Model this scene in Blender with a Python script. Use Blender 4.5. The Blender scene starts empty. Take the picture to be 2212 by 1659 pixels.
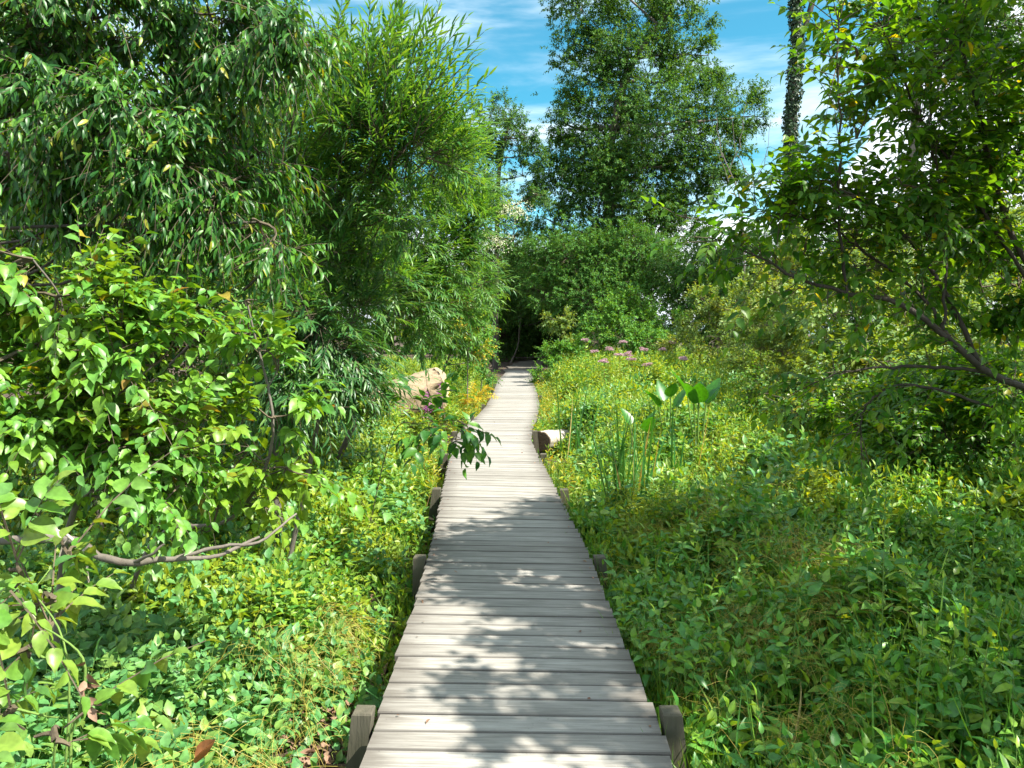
import bpy, math
import numpy as np

# ------------------------------------------------------------------ camera, sky, sun
sc = bpy.context.scene
COL = sc.collection
R = math.radians
EYE = 1.66                      # eye height above the deck (deck top is z = 0)
GZ = -0.40                      # ground level
F = 1650.0                      # focal length in px of a 2212 x 1659 picture
PITCH = math.atan((829.5 - 717) / F)
cam = bpy.data.cameras.new('camera')
cam.sensor_width = 36
cam.lens = 36 * F / 2212
cam.clip_start = 0.05
cam.clip_end = 2000
co = bpy.data.objects.new('camera', cam)
COL.objects.link(co)
co.location = (0, 0, EYE)
co.rotation_euler = (math.pi / 2 - PITCH, 0, 0)
sc.camera = co

SUN_EL, SUN_AZ = R(50), R(114)   # azimuth clockwise from +Y
TO_SUN = np.array([math.cos(SUN_EL) * math.sin(SUN_AZ), math.cos(SUN_EL) * math.cos(SUN_AZ), math.sin(SUN_EL)])
sun = bpy.data.lights.new('sun', 'SUN')
sun.energy = 5.0
sun.angle = R(0.53)
sun.color = (1.0, 0.95, 0.84)
so = bpy.data.objects.new('sun', sun)
COL.objects.link(so)
so.rotation_euler = (math.pi / 2 - SUN_EL, 0, math.pi - SUN_AZ)
so.location = (20, -3, 30)

sc.view_settings.view_transform = 'Standard'
sc.view_settings.look = 'None'
sc.view_settings.exposure = 1.42
sc.view_settings.gamma = 1.0
sc.render.engine = 'CYCLES'
cy = sc.cycles
cy.max_bounces = 7
cy.diffuse_bounces = 4
cy.glossy_bounces = 2
cy.transmission_bounces = 4
cy.transparent_max_bounces = 4
cy.use_denoising = True
cy.use_adaptive_sampling = True
cy.adaptive_threshold = 0.015
cy.caustics_reflective = False
cy.caustics_refractive = False
sc.render.use_persistent_data = False


def nd(nt, typ, **kw):
    n = nt.nodes.new(typ)
    for k, v in kw.items():
        setattr(n, k, v)
    return n


def mathn(nt, op, a, b=None, c=None, clamp=False):
    n = nd(nt, 'ShaderNodeMath', operation=op, use_clamp=clamp)
    for i, v in enumerate((a, b, c)):
        if v is None:
            continue
        if isinstance(v, (int, float)):
            n.inputs[i].default_value = v
        else:
            nt.links.new(v, n.inputs[i])
    return n.outputs[0]


def mixc(nt, f, a, b, blend='MIX'):
    n = nd(nt, 'ShaderNodeMix', data_type='RGBA', blend_type=blend)
    for sock, v in ((n.inputs[0], f), (n.inputs[6], a), (n.inputs[7], b)):
        if isinstance(v, (int, float)):
            sock.default_value = v
        elif isinstance(v, (tuple, list)):
            sock.default_value = (*v[:3], 1)
        else:
            nt.links.new(v, sock)
    return n.outputs[2]


def noise(nt, vec, scale, detail=3, rough=0.55, dist=0.0):
    n = nd(nt, 'ShaderNodeTexNoise')
    n.inputs['Scale'].default_value = scale
    n.inputs['Detail'].default_value = detail
    n.inputs['Roughness'].default_value = rough
    n.inputs['Distortion'].default_value = dist
    if vec is not None:
        nt.links.new(vec, n.inputs['Vector'])
    return n.outputs['Fac']


def mapr(nt, v, a, b, c=0.0, d=1.0, smooth=False):
    n = nd(nt, 'ShaderNodeMapRange')
    if smooth:
        n.interpolation_type = 'SMOOTHSTEP'
    nt.links.new(v, n.inputs[0])
    for i, x in enumerate((a, b, c, d)):
        n.inputs[i + 1].default_value = x
    return n.outputs[0]


world = bpy.data.worlds.new('World')
sc.world = world
world.use_nodes = True
nt = world.node_tree
nt.nodes.clear()
sky = nd(nt, 'ShaderNodeTexSky', sky_type='NISHITA')
sky.sun_disc = False
sky.sun_elevation = SUN_EL
sky.sun_rotation = SUN_AZ
sky.air_density = 1.0
sky.dust_density = 0.4
sky.ozone_density = 2.0
tc = nd(nt, 'ShaderNodeTexCoord')
sep = nd(nt, 'ShaderNodeSeparateXYZ')
nt.links.new(tc.outputs['Generated'], sep.inputs[0])
blue = mixc(nt, 1.0, sky.outputs[0], (0.22, 1.22, 1.22), 'MULTIPLY')
# thin streaks of high cloud
mp = nd(nt, 'ShaderNodeMapping')
mp.inputs['Scale'].default_value = (1.3, 1.0, 7.5)
mp.inputs['Rotation'].default_value = (0, R(4), 0)
nt.links.new(tc.outputs['Generated'], mp.inputs[0])
ovh = mathn(nt, 'MULTIPLY', mapr(nt, sep.outputs[2], .42, .62, 0, 1, True), .16)  # extra cloud added overhead, out of view, as fill light
beh = mathn(nt, 'MULTIPLY', mapr(nt, sep.outputs[1], .45, .0, 0, 1, True), .14)  # same unseen fill cloud added behind the camera
cirn = mathn(nt, 'ADD', noise(nt, mp.outputs[0], 2.1, 6, 0.55, 0.3), mathn(nt, 'MAXIMUM', ovh, beh))
cir = mapr(nt, cirn, 0.38, 0.72, 0.04, 0.75, True)
# heaped white cloud low in the sky
mp2 = nd(nt, 'ShaderNodeMapping')
mp2.inputs['Scale'].default_value = (1.0, 1.0, 1.8)
mp2.inputs['Location'].default_value = (0.3, 0.2, 0.1)
nt.links.new(tc.outputs['Generated'], mp2.inputs[0])
n2 = noise(nt, mp2.outputs[0], 4.2, 7, 0.55)
ax = mathn(nt, 'ABSOLUTE', sep.outputs[0])
lim = mapr(nt, ax, 0.33, 0.5, 0.15, 0.36, True)
low = mathn(nt, 'SUBTRACT', lim, sep.outputs[2])
cum = mathn(nt, 'ADD', mathn(nt, 'MULTIPLY', low, 5.0), mathn(nt, 'SUBTRACT', n2, 0.5))
cum = mapr(nt, cum, -0.02, 0.16, 0, 1, True)
cl = mathn(nt, 'MAXIMUM', cir, cum)
up = mapr(nt, sep.outputs[2], -0.02, 0.02, 0, 1)
cl = mathn(nt, 'MULTIPLY', cl, up)
skyc = mixc(nt, cl, blue, (9.6, 10.4, 11.0))
bg = nd(nt, 'ShaderNodeBackground')
bg.inputs[1].default_value = 0.062
nt.links.new(skyc, bg.inputs[0])
wo = nd(nt, 'ShaderNodeOutputWorld')
nt.links.new(bg.outputs[0], wo.inputs[0])

# ------------------------------------------------------------------ helpers
rng = np.random.default_rng(7)
UP = np.array([0, 0, 1.0])


def at(x, y, Y):
    """point at forward distance Y that is seen at (x, y) of the 2212 x 1659 picture"""
    dx, dy, dz = (x - 1106) / F, -(y - 829.5) / F, 1.0
    c, s = math.cos(PITCH), math.sin(PITCH)
    fy = dz * c + dy * s
    fz = -dz * s + dy * c
    k = Y / fy
    return np.array([dx * k, Y, EYE + fz * k])


def tag(o, label=None, cat=None, group=None, kind=None):
    for k, v in (('label', label), ('category', cat), ('group', group), ('kind', kind)):
        if v:
            o[k] = v
    return o


def empty(name, loc, label, cat, group=None):
    o = bpy.data.objects.new(name, None)
    COL.objects.link(o)
    o.location = loc
    o.empty_display_size = 0.2
    return tag(o, label, cat, group)


def nrm(v):
    return v / np.maximum(np.linalg.norm(v, axis=-1, keepdims=True), 1e-9)


class Geo:
    def __init__(self):
        self.v = []
        self.f = {3: [], 4: []}
        self.n = 0
        self.uv = []

    def add(self, v, faces, mat=0, smooth=False):
        """v (n,3); faces (m,3|4) indices into v"""
        v = np.asarray(v, np.float32).reshape(-1, 3)
        faces = np.asarray(faces, np.int64)
        k = faces.shape[1]
        self.f[k].append((faces + self.n, mat, smooth))
        self.v.append(v)
        self.n += len(v)

    def more(self, faces, mat=0, smooth=False, base=0):
        faces = np.asarray(faces, np.int64)
        self.f[faces.shape[1]].append((faces + base, mat, smooth))

    def leaves(self, L, tmpl, mat=0):
        P, D, N, ln, wd = L
        if len(P) == 0:
            return
        tv, tf = tmpl
        D = nrm(D)
        N = N - (N * D).sum(1, keepdims=True) * D
        N = nrm(N)
        S = np.cross(D, N)
        nv = len(tv)
        a = (tv[None, :, 0:1] * wd[:, None, None]) * S[:, None, :]
        b = (tv[None, :, 1:2] * ln[:, None, None]) * D[:, None, :]
        c = (tv[None, :, 2:3] * ln[:, None, None] + tv[None, :, 3:4] * wd[:, None, None]) * N[:, None, :]
        V = (P[:, None, :] + a + b + c).reshape(-1, 3)
        Fc = (tf[None, :, :] + (np.arange(len(P)) * nv)[:, None, None]).reshape(-1, tf.shape[1])
        self.add(V, Fc, mat, nv > 5)

    def tubes(self, P, Rr, sides=4, mat=0):
        """P (M,S,3) polylines, Rr (M,S) radii"""
        P = np.asarray(P, float)
        Rr = np.asarray(Rr, float)
        M, S, _ = P.shape
        if M == 0:
            return
        T = np.empty_like(P)
        T[:, 1:-1] = P[:, 2:] - P[:, :-2]
        T[:, 0] = P[:, 1] - P[:, 0]
        T[:, -1] = P[:, -1] - P[:, -2]
        T = nrm(T)
        ref = np.where(np.abs(T[:, :, 2:3]) > 0.9, np.array([1.0, 0, 0]), np.array([0, 0, 1.0]))
        ref = ref[:, S // 2:S // 2 + 1, :].repeat(S, 1)
        A = nrm(np.cross(T, ref))
        B = np.cross(T, A)
        an = np.arange(sides) * 2 * math.pi / sides
        ring = A[:, :, None, :] * np.cos(an)[None, None, :, None] + B[:, :, None, :] * np.sin(an)[None, None, :, None]
        V = P[:, :, None, :] + ring * Rr[:, :, None, None]
        i = np.arange(S - 1)[:, None] * sides
        j = np.arange(sides)[None, :]
        j2 = (j + 1) % sides
        q = np.stack([i + j, i + j2, i + sides + j2, i + sides + j], -1).reshape(-1, 4)
        Fc = (q[None] + (np.arange(M) * S * sides)[:, None, None]).reshape(-1, 4)
        self.add(V.reshape(-1, 3), Fc, mat, sides > 4)

    def build(self, name, mats, parent=None, loc=None):
        v = np.concatenate(self.v) if self.v else np.zeros((0, 3), np.float32)
        off = np.zeros(3)
        if parent is not None:
            off = np.array(parent.location)
        elif loc is not None:
            off = np.array(loc, float)
        v = (v - off).astype(np.float32)
        me = bpy.data.meshes.new(name)
        li, ls, mi, sm = [], [], [], []
        for k in (3, 4):
            for f, m, s in self.f[k]:
                li.append(f.reshape(-1))
                ls.append(np.full(len(f), k))
                mi.append(np.full(len(f), m))
                sm.append(np.full(len(f), s))
        li = np.concatenate(li).astype(np.int32)
        ls = np.concatenate(ls)
        mi = np.concatenate(mi).astype(np.int32)
        sm = np.concatenate(sm)
        st = np.concatenate([[0], np.cumsum(ls)[:-1]]).astype(np.int32)
        me.vertices.add(len(v))
        me.vertices.foreach_set('co', v.reshape(-1))
        me.loops.add(len(li))
        me.loops.foreach_set('vertex_index', li)
        me.polygons.add(len(ls))
        me.polygons.foreach_set('loop_start', st)
        me.polygons.foreach_set('material_index', mi)
        me.polygons.foreach_set('use_smooth', sm)
        me.update(calc_edges=True)
        for m in mats:
            me.materials.append(m)
        o = bpy.data.objects.new(name, me)
        COL.objects.link(o)
        if parent is not None:
            o.parent = parent
        elif loc is not None:
            o.location = loc
        return o


def template(ts, ws, fold=0.25, droop=0.25, wave=0.0):
    """leaf along +y, length 1, half widths ws, raised at the sides; triangles"""
    z = lambda t: -droop * t * t
    v = [(0, 0, 0, 0)]
    for i, (t, w) in enumerate(zip(ts, ws)):
        wv = wave * (1 if i % 2 else -1)
        v += [(-w, t, z(t), fold * w + wv), (0, t, z(t), 0), (w, t, z(t), fold * w - wv)]
    v.append((0, 1, z(1), 0))
    n = len(ts)
    f = [(0, 2, 1), (0, 3, 2)]
    for i in range(n - 1):
        a = 1 + 3 * i
        f += [(a, a + 1, a + 4), (a, a + 4, a + 3), (a + 1, a + 2, a + 5), (a + 1, a + 5, a + 4)]
    a = 1 + 3 * (n - 1)
    e = len(v) - 1
    f += [(a, a + 1, e), (a + 1, a + 2, e)]
    return np.array(v, float), np.array(f)


def kite(t=0.42, fold=0.22, droop=0.12):
    v = [(0, 0, 0, 0), (-0.5, t, -droop * .2, fold * .5), (0, 1, -droop, 0), (0.5, t, -droop * .2, fold * .5)]
    return np.array(v, float), np.array([(0, 2, 1), (0, 3, 2)])


OV_HI = template([.07, .22, .42, .63, .82, .93], [.24, .43, .5, .40, .19, .075], .45, .30, .03)
OV_MD = template([.14, .42, .74], [.34, .5, .27], .35, .28)
OV_LO = kite(.4)
LA_HI = template([.18, .45, .75], [.38, .5, .33], .3, .35)
LA_MD = template([.25, .65], [.46, .40], .3, .3)
LA_LO = kite(.4, .2, .2)
BLADE = template([.2, .45, .7, .88], [.5, .5, .42, .25], .25, .25)


def fresh(n, rn=None):
    return nrm((rn or rng).normal(size=(n, 3)))


def twig_leaves(P, D, L, k, ln, wd, ang=55, hang=0.0, droop=0.15, s0=0.15, face=0.7, mode='alt', jit=0.25, rn=None, endleaf=True):
    """k leaves on each of the twigs that start at P along D (length L). returns leaf arrays and twig polylines"""
    rn = rn or rng
    M = len(P)
    D = nrm(D)
    L = np.broadcast_to(np.asarray(L, float), (M,))
    s = s0 + (1 - s0) * (np.arange(k) + 0.5 * rn.random((M, k))) / k
    s[:, -1] = 1.0
    G = np.array([0, 0, -1.0])
    dr = droop * (0.5 + rn.random((M, 1, 1)))
    pos = P[:, None] + D[:, None] * (L[:, None] * s)[:, :, None] + G * dr * (L[:, None] * s ** 2)[:, :, None]
    T = nrm(D[:, None] + 2 * dr * G * s[:, :, None])
    upr = nrm(UP + 0.35 * rn.normal(size=(M, 3)))[:, None]
    S = nrm(np.cross(T, upr))
    U = np.cross(S, T)
    if mode == 'alt':
        sg = np.where(np.arange(k) % 2 == 0, 1.0, -1.0)[None, :, None] * np.where(rn.random((M, 1, 1)) < .5, 1, -1)
        side = S * sg
    else:
        ph = (np.arange(k) * 2.4)[None] + rn.random((M, 1)) * 6.28
        side = S * np.cos(ph)[:, :, None] + U * np.sin(ph)[:, :, None]
    a = np.radians(ang) * (1.1 - 0.35 * s)[:, :, None] * (0.75 + 0.5 * rn.random((M, k, 1)))
    if endleaf:
        a[:, -1] *= 0.15
    LD = T * np.cos(a) + side * np.sin(a) + G * hang * (0.4 + rn.random((M, k, 1))) + jit * 0.6 * rn.normal(size=(M, k, 3))
    LN = U * 0.5 + (UP * 0.65 + TO_SUN * 0.45) * face + jit * rn.normal(size=(M, k, 3)) * 1.3
    if mode != 'alt':
        LN = LN + T * 0.3
    sz = (0.7 + 0.5 * rn.random((M, k))) * (0.8 + 0.4 * np.sin(np.pi * np.minimum(s, .98)))
    lnn = (ln * sz).reshape(-1)
    wdd = lnn * (wd / ln) * (0.85 + 0.3 * rn.random(M * k))
    ss = np.linspace(0, 1, 4)[None]
    tw = P[:, None] + D[:, None] * (L[:, None] * ss)[:, :, None] + G * dr * (L[:, None] * ss ** 2)[:, :, None]
    return (pos.reshape(-1, 3), nrm(LD.reshape(-1, 3)), nrm(LN.reshape(-1, 3)), lnn, wdd), tw


def smooth_path(pts, n):
    pts = np.asarray(pts, float)
    m = len(pts)
    ext = np.vstack([2 * pts[0] - pts[1], pts, 2 * pts[-1] - pts[-2]])
    out = []
    for t in np.linspace(0, m - 1 - 1e-6, n):
        i = int(t)
        u = t - i
        p0, p1, p2, p3 = ext[i:i + 4]
        out.append(0.5 * ((2 * p1) + (-p0 + p2) * u + (2 * p0 - 5 * p1 + 4 * p2 - p3) * u * u + (-p0 + 3 * p1 - 3 * p2 + p3) * u ** 3))
    return np.array(out)


def limb(g, pts, r0, r1, n=14, sides=8, mat=0, wob=0.0, rn=None):
    rn = rn or rng
    p = smooth_path(pts, n)
    if wob:
        p[1:-1] += rn.normal(size=(n - 2, 3)) * wob
    r = r0 + (r1 - r0) * np.linspace(0, 1, n)
    r = r * (1 + 0.06 * rn.normal(size=n))
    g.tubes(p[None], r[None], sides, mat)
    return p


SPEC = {  # template, leaf length, width, twig length, leaves per twig, angle, hang, droop, mode, twig radius
    'ovate_near': (OV_HI, .085, .050, .26, 7, 55, .35, .25, 'alt', .0022),
    'ovate_mid': (OV_MD, .085, .048, .30, 8, 55, .25, .2, 'alt', .0025),
    'broad': (OV_HI, .10, .062, .40, 9, 60, .3, .2, 'alt', .003),
    'willow': (LA_MD, .085, .0150, .40, 15, 34, .03, .10, 'alt', .002),
    'willow_far': (LA_LO, .11, .020, .5, 13, 42, .12, .2, 'alt', .0025),
    'ash': (LA_HI, .110, .031, .28, 9, 55, .75, .35, 'alt', .0025),
    'small': (OV_LO, .060, .036, .25, 9, 60, .2, .2, 'spiral', .002),
    'tree': (OV_LO, .13, .075, .50, 10, 60, .35, .25, 'spiral', .005),
    'tree_fine': (OV_LO, .10, .055, .45, 11, 60, .3, .25, 'spiral', .005),
    'shrub_far': (OV_LO, .10, .058, .38, 10, 55, .25, .2, 'spiral', .004),
    'ferny': (LA_LO, .09, .026, .40, 14, 60, .15, .35, 'alt', .003),
}


def foliage(g, blobs, spec, dens, mats=(0, 1), upb=0.25, shell=0.55, cluster=10, rn=None, branch=True, spread=0.28, face=0.7, leafscale=1.0, jit=0.25, whips=None):
    """blobs: list of (centre xyz, radius or (rx,ry,rz)). dens = leaf area per area of blob cross-section"""
    rn = rn or rng
    tm, ln, wd, tl, k, ang, hang, droop, mode, tr = SPEC[spec]
    ln *= leafscale
    wd *= leafscale
    dens = dens / (k * ln * wd * .5)
    cluster = max(cluster, int(dens ** .5))
    P, D, B = [], [], []
    for c, r in blobs:
        c = np.asarray(c, float)
        r = np.ones(3) * r if np.isscalar(r) else np.asarray(r, float)
        n = max(4, int(dens * (r[0] * r[2] + r[0] * r[1] + r[1] * r[2]) / 3 * math.pi))
        m = max(3, n // cluster)
        d = fresh(m, rn)
        rad = (shell + (1 - shell) * rn.random((m, 1)) ** 0.8) * (0.8 + 0.45 * rn.random((m, 1)))
        sub = c + d * rad * r
        idx = rn.integers(0, m, n)
        p = sub[idx] + rn.normal(size=(n, 3)) * spread * r * 0.5
        out = nrm((p - c) / r)
        P.append(p)
        D.append(nrm(out * 0.75 + fresh(n, rn) * 0.65 + UP * upb))
        if branch:
            ss = np.linspace(0.0, 1, 5)[None, :, None]
            bend = rn.normal(size=(m, 1, 3)) * 0.12 * r
            B.append(c + (sub[:, None] - c) * ss + bend * np.sin(ss * np.pi))
    P, D = np.concatenate(P), np.concatenate(D)
    keep = P[:, 2] > GZ + 0.02
    P, D = P[keep], D[keep]
    L, tw = twig_leaves(P, D, tl * (0.6 + 0.7 * rn.random(len(P))), k, ln, wd, ang, hang, droop, 0.15, face, mode, jit, rn)
    g.leaves(L, tm, mats[0])
    g.tubes(tw, np.array([1, .85, .65, .4])[None] * tr * (0.7 + .6 * rn.random((len(tw), 1))), 3, mats[1])
    for (a, b, kk, wl_, ww_) in (whips or []):
        a, b = np.asarray(a, float), np.asarray(b, float)
        L, tw = twig_leaves(a[None], (b - a)[None], np.linalg.norm(b - a), kk, wl_, ww_, 38, .05, .06, .1, .4, 'spiral', .15, rn)
        g.leaves(L, tm, mats[0])
        g.tubes(tw, np.array([[.005, .004, .003, .0015]]), 4, mats[1])
    if branch:
        B = np.concatenate(B)
        g.tubes(B, np.linspace(2.6, 1.0, 5)[None] * tr * (0.8 + .6 * rn.random((len(B), 1))), 4, mats[1])
    return P


# ------------------------------------------------------------------ materials
def new_mat(name):
    m = bpy.data.materials.new(name)
    m.use_nodes = True
    m.node_tree.nodes.clear()
    return m, m.node_tree


def leafmat(name, cols, trans=0.42, rough=0.42, warm=(1.9, 1.35, 0.35), patch=None, under=1.0, spec=0.5, pscale=1.3):
    m, nt = new_mat(name)
    ge = nd(nt, 'ShaderNodeNewGeometry')
    ramp = nd(nt, 'ShaderNodeValToRGB')
    e = ramp.color_ramp.elements
    while len(e) < len(cols):
        e.new(0.5)
    for i, c in enumerate(cols):
        if len(c) == 4:
            e[i].position = c[3]
        else:
            e[i].position = i / max(1, len(cols) - 1)
        e[i].color = (*c[:3], 1)
    nt.links.new(ge.outputs['Random Per Island'], ramp.inputs[0])
    tcn = nd(nt, 'ShaderNodeTexCoord')
    n1 = noise(nt, tcn.outputs['Object'], pscale, 3)
    col = ramp.outputs[0]
    if patch:
        col = mixc(nt, mapr(nt, n1, .5, .68, 0, .8, True), col, patch)
    br = mapr(nt, noise(nt, tcn.outputs['Object'], 37.0, 2), .3, .7, .72, 1.25)
    vb = nd(nt, 'ShaderNodeCombineColor')
    for i in range(3):
        nt.links.new(br, vb.inputs[i])
    col = mixc(nt, 1.0, col, vb.outputs[0], 'MULTIPLY')
    if under != 1.0:
        col = mixc(nt, ge.outputs['Backfacing'], col, mixc(nt, 1.0, col, (under, under, under * 1.1), 'MULTIPLY'))
    pb = nd(nt, 'ShaderNodeBsdfPrincipled')
    nt.links.new(col, pb.inputs['Base Color'])
    pb.inputs['Roughness'].default_value = rough
    pb.inputs['Specular IOR Level'].default_value = spec
    tr = nd(nt, 'ShaderNodeBsdfTranslucent')
    nt.links.new(mixc(nt, 1.0, col, warm, 'MULTIPLY'), tr.inputs[0])
    mx = nd(nt, 'ShaderNodeMixShader')
    mx.inputs[0].default_value = trans
    nt.links.new(pb.outputs[0], mx.inputs[1])
    nt.links.new(tr.outputs[0], mx.inputs[2])
    out = nd(nt, 'ShaderNodeOutputMaterial')
    nt.links.new(mx.outputs[0], out.inputs[0])
    return m


def barkmat(name, c1, c2, scale=14, stretch=0.25, bump=0.6):
    m, nt = new_mat(name)
    tcn = nd(nt, 'ShaderNodeTexCoord')
    mpn = nd(nt, 'ShaderNodeMapping')
    mpn.inputs['Scale'].default_value = (1, 1, stretch)
    nt.links.new(tcn.outputs['Object'], mpn.inputs[0])
    n1 = noise(nt, mpn.outputs[0], scale, 6, .65)
    n2 = noise(nt, tcn.outputs['Object'], 1.7, 3)
    col = mixc(nt, mapr(nt, n1, .3, .7), c1, c2)
    col = mixc(nt, mapr(nt, n2, .45, .7, 0, .5), col, (c1[0] * .6, c1[1] * .8, c1[2] * .5))
    pb = nd(nt, 'ShaderNodeBsdfPrincipled')
    nt.links.new(col, pb.inputs['Base Color'])
    pb.inputs['Roughness'].default_value = .85
    bp = nd(nt, 'ShaderNodeBump')
    bp.inputs['Strength'].default_value = bump
    bp.inputs['Distance'].default_value = 0.02
    nt.links.new(n1, bp.inputs['Height'])
    nt.links.new(bp.outputs[0], pb.inputs['Normal'])
    out = nd(nt, 'ShaderNodeOutputMaterial')
    nt.links.new(pb.outputs[0], out.inputs[0])
    return m


M = {}
M['shrub_left'] = leafmat('dogwood_leaf', [(.05, .17, .022), (.09, .26, .03), (.17, .35, .03), (.10, .27, .06, .97), (.38, .34, .04, .985), (.22, .12, .04, 1.0)], .36, .42, (2.0, 1.4, .3), patch=(.19, .30, .02))
M['vine'] = leafmat('vine_leaf', [(.08, .22, .03), (.13, .28, .04), (.20, .30, .04), (.07, .2, .05)], .35, .38)
M['jewel'] = leafmat('jewelweed_leaf', [(.07, .22, .06), (.10, .27, .085), (.14, .30, .07), (.22, .33, .06)], .30, .45, (1.7, 1.35, .4), under=1.25, spec=.5)
M['jewel_y'] = leafmat('sunny_herb_leaf', [(.05, .19, .03), (.12, .30, .03), (.21, .37, .03), (.33, .40, .03), (.08, .26, .05)], .42, .45, patch=(.28, .36, .025), pscale=.8)
M['shade'] = leafmat('shade_herb_leaf', [(.05, .20, .03), (.10, .30, .05), (.16, .35, .04), (.26, .39, .04)], .38, .40, spec=.55)
M['willow'] = leafmat('willow_leaf', [(.035, .13, .03), (.06, .18, .035), (.09, .22, .035), (.13, .25, .035)], .34, .42, (1.8, 1.35, .35), under=1.45, spec=.45)
M['willow_dark'] = leafmat('willow_bush_leaf', [(.025, .10, .03), (.04, .14, .035), (.06, .17, .035), (.10, .20, .04)], .30, .4, (1.8, 1.35, .35), under=1.4, spec=.5)
M['ash'] = leafmat('ash_leaf', [(.018, .085, .018), (.03, .12, .022), (.05, .17, .024), (.10, .24, .025, .965), (.3, .32, .03, .985)], .32, .40, (2.0, 1.5, .3), under=1.2, spec=.42)  # leaf albedo lowered to put the upper left's deep shade into the colour
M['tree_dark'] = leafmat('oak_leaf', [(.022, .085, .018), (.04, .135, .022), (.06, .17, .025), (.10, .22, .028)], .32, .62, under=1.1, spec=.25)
M['tree_mid'] = leafmat('locust_leaf', [(.035, .13, .022), (.06, .19, .026), (.10, .24, .028)], .34, .6, spec=.25)
M['tree_right'] = leafmat('cherry_leaf', [(.04, .14, .018), (.06, .19, .018), (.09, .23, .02), (.15, .29, .02, .975), (.42, .36, .015, .99)], .58, .40, (1.7, 1.35, .25))
M['back_left'] = leafmat('thicket_leaf', [(.02, .09, .018), (.045, .15, .02), (.10, .23, .02), (.24, .30, .02)], .42, .42)  # greens darkened too, standing in for deep shade at the upper left
M['shrub_lit'] = leafmat('sunny_shrub_leaf', [(.05, .18, .025), (.09, .26, .03), (.15, .31, .03)], .36, .55, spec=.3)
M['shrub_yel'] = leafmat('yellowing_leaf', [(.10, .25, .02), (.20, .32, .02), (.36, .38, .02), (.46, .32, .02)], .42, .5)
M['thick_right'] = leafmat('sunny_thicket_leaf', [(.07, .17, .04), (.13, .24, .05), (.2, .31, .05), (.12, .24, .07)], .42, .5, patch=(.24, .30, .04))
M['ivy'] = leafmat('ivy_leaf', [(.010, .035, .014), (.018, .055, .018), (.03, .08, .02)], .2, .5)
M['grass'] = leafmat('grass_blade', [(.06, .2, .025), (.11, .27, .03), (.2, .3, .04)], .38, .45)
M['reed'] = leafmat('reed_blade', [(.025, .13, .03), (.04, .17, .035), (.07, .2, .04)], .35, .4)
M['reed_dry'] = leafmat('dry_blade', [(.35, .27, .10), (.45, .36, .15), (.25, .2, .06)], .3, .6)
M['dodder'] = leafmat('dodder_thread', [(.42, .40, .08), (.50, .38, .08), (.30, .38, .08)], .3, .5, (1.3, 1.1, .6))
M['arum'] = leafmat('arum_leaf', [(.03, .15, .015), (.05, .19, .02)], .42, .38, (1.7, 1.4, .2))
M['fern_yel'] = leafmat('yellow_fern_leaf', [(.30, .34, .015), (.5, .42, .015), (.6, .40, .02)], .4, .5)
M['litter'] = leafmat('dead_leaf', [(.12, .06, .035), (.22, .13, .08), (.32, .20, .14), (.16, .07, .04)], .12, .8, (1.2, .9, .6))
M['curl'] = leafmat('curled_brown_leaf', [(.28, .10, .03), (.35, .14, .04)], .25, .6, (1.4, .9, .4))
M['pink'] = leafmat('mauve_flower', [(.46, .29, .33), (.56, .38, .41), (.38, .22, .27)], .2, .8, (1., 1, 1))
M['magenta'] = leafmat('magenta_flower', [(.38, .08, .36), (.5, .14, .46)], .3, .7, (1.2, 1, 1))
M['cream'] = leafmat('cream_flower', [(.66, .68, .48), (.72, .72, .56)], .3, .7, (1.1, 1, .8))
M['orange'] = leafmat('orange_flower', [(.62, .26, .03), (.66, .34, .04)], .3, .6, (1.2, 1, .5))
M['bark'] = barkmat('grey_bark', (.10, .08, .065), (.20, .175, .15))
M['bark_dark'] = barkmat('dark_bark', (.035, .028, .022), (.085, .07, .055))
M['bark_pale'] = barkmat('pale_bark', (.30, .25, .20), (.48, .42, .36), 20)
M['twig'] = barkmat('twig_bark', (.06, .045, .03), (.13, .10, .06), 30)
M['twig_green'] = barkmat('green_stem', (.10, .18, .03), (.16, .26, .05), 30)
M['twig_red'] = barkmat('reddish_stem', (.14, .07, .03), (.2, .16, .05), 30)

# ------------------------------------------------------------------ ground
m, nt = new_mat('leaf_litter_soil')
tcn = nd(nt, 'ShaderNodeTexCoord')
n1 = noise(nt, tcn.outputs['Object'], 9, 8, .7)
n2 = noise(nt, tcn.outputs['Object'], 60, 4, .7)
col = mixc(nt, mapr(nt, n1, .35, .65), (.03, .02, .012), (.10, .065, .04))
col = mixc(nt, mapr(nt, n2, .55, .7), col, (.17, .11, .075))
pb = nd(nt, 'ShaderNodeBsdfPrincipled')
nt.links.new(col, pb.inputs['Base Color'])
pb.inputs['Roughness'].default_value = .95
bp = nd(nt, 'ShaderNodeBump')
bp.inputs['Distance'].default_value = .03
nt.links.new(n2, bp.inputs['Height'])
nt.links.new(bp.outputs[0], pb.inputs['Normal'])
out = nd(nt, 'ShaderNodeOutputMaterial')
nt.links.new(pb.outputs[0], out.inputs[0])
M['soil'] = m

PC_Y = np.array([-2, 0, 2.9, 3.74, 5.67, 7.02, 9.68, 10.6, 11.7, 13.0, 14.3, 17.1, 20.6, 25.6, 30.4, 37.5, 42, 46])
PC_X = np.array([.09, .06, .027, .009, -.022, -.085, -.211, -.27, -.305, -.26, -.14, .02, .087, .108, .295, .62, 1.1, 2.2])
HW = 0.60


def pc(y):
    return np.interp(y, PC_Y, PC_X)


def wav(x, y):
    return (np.sin(x * 1.3 + y * .7) + np.sin(x * .5 - y * 1.1 + 2) + np.sin(x * 2.9 + 1.3 * y + 4) * .5) / 2.5


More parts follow.
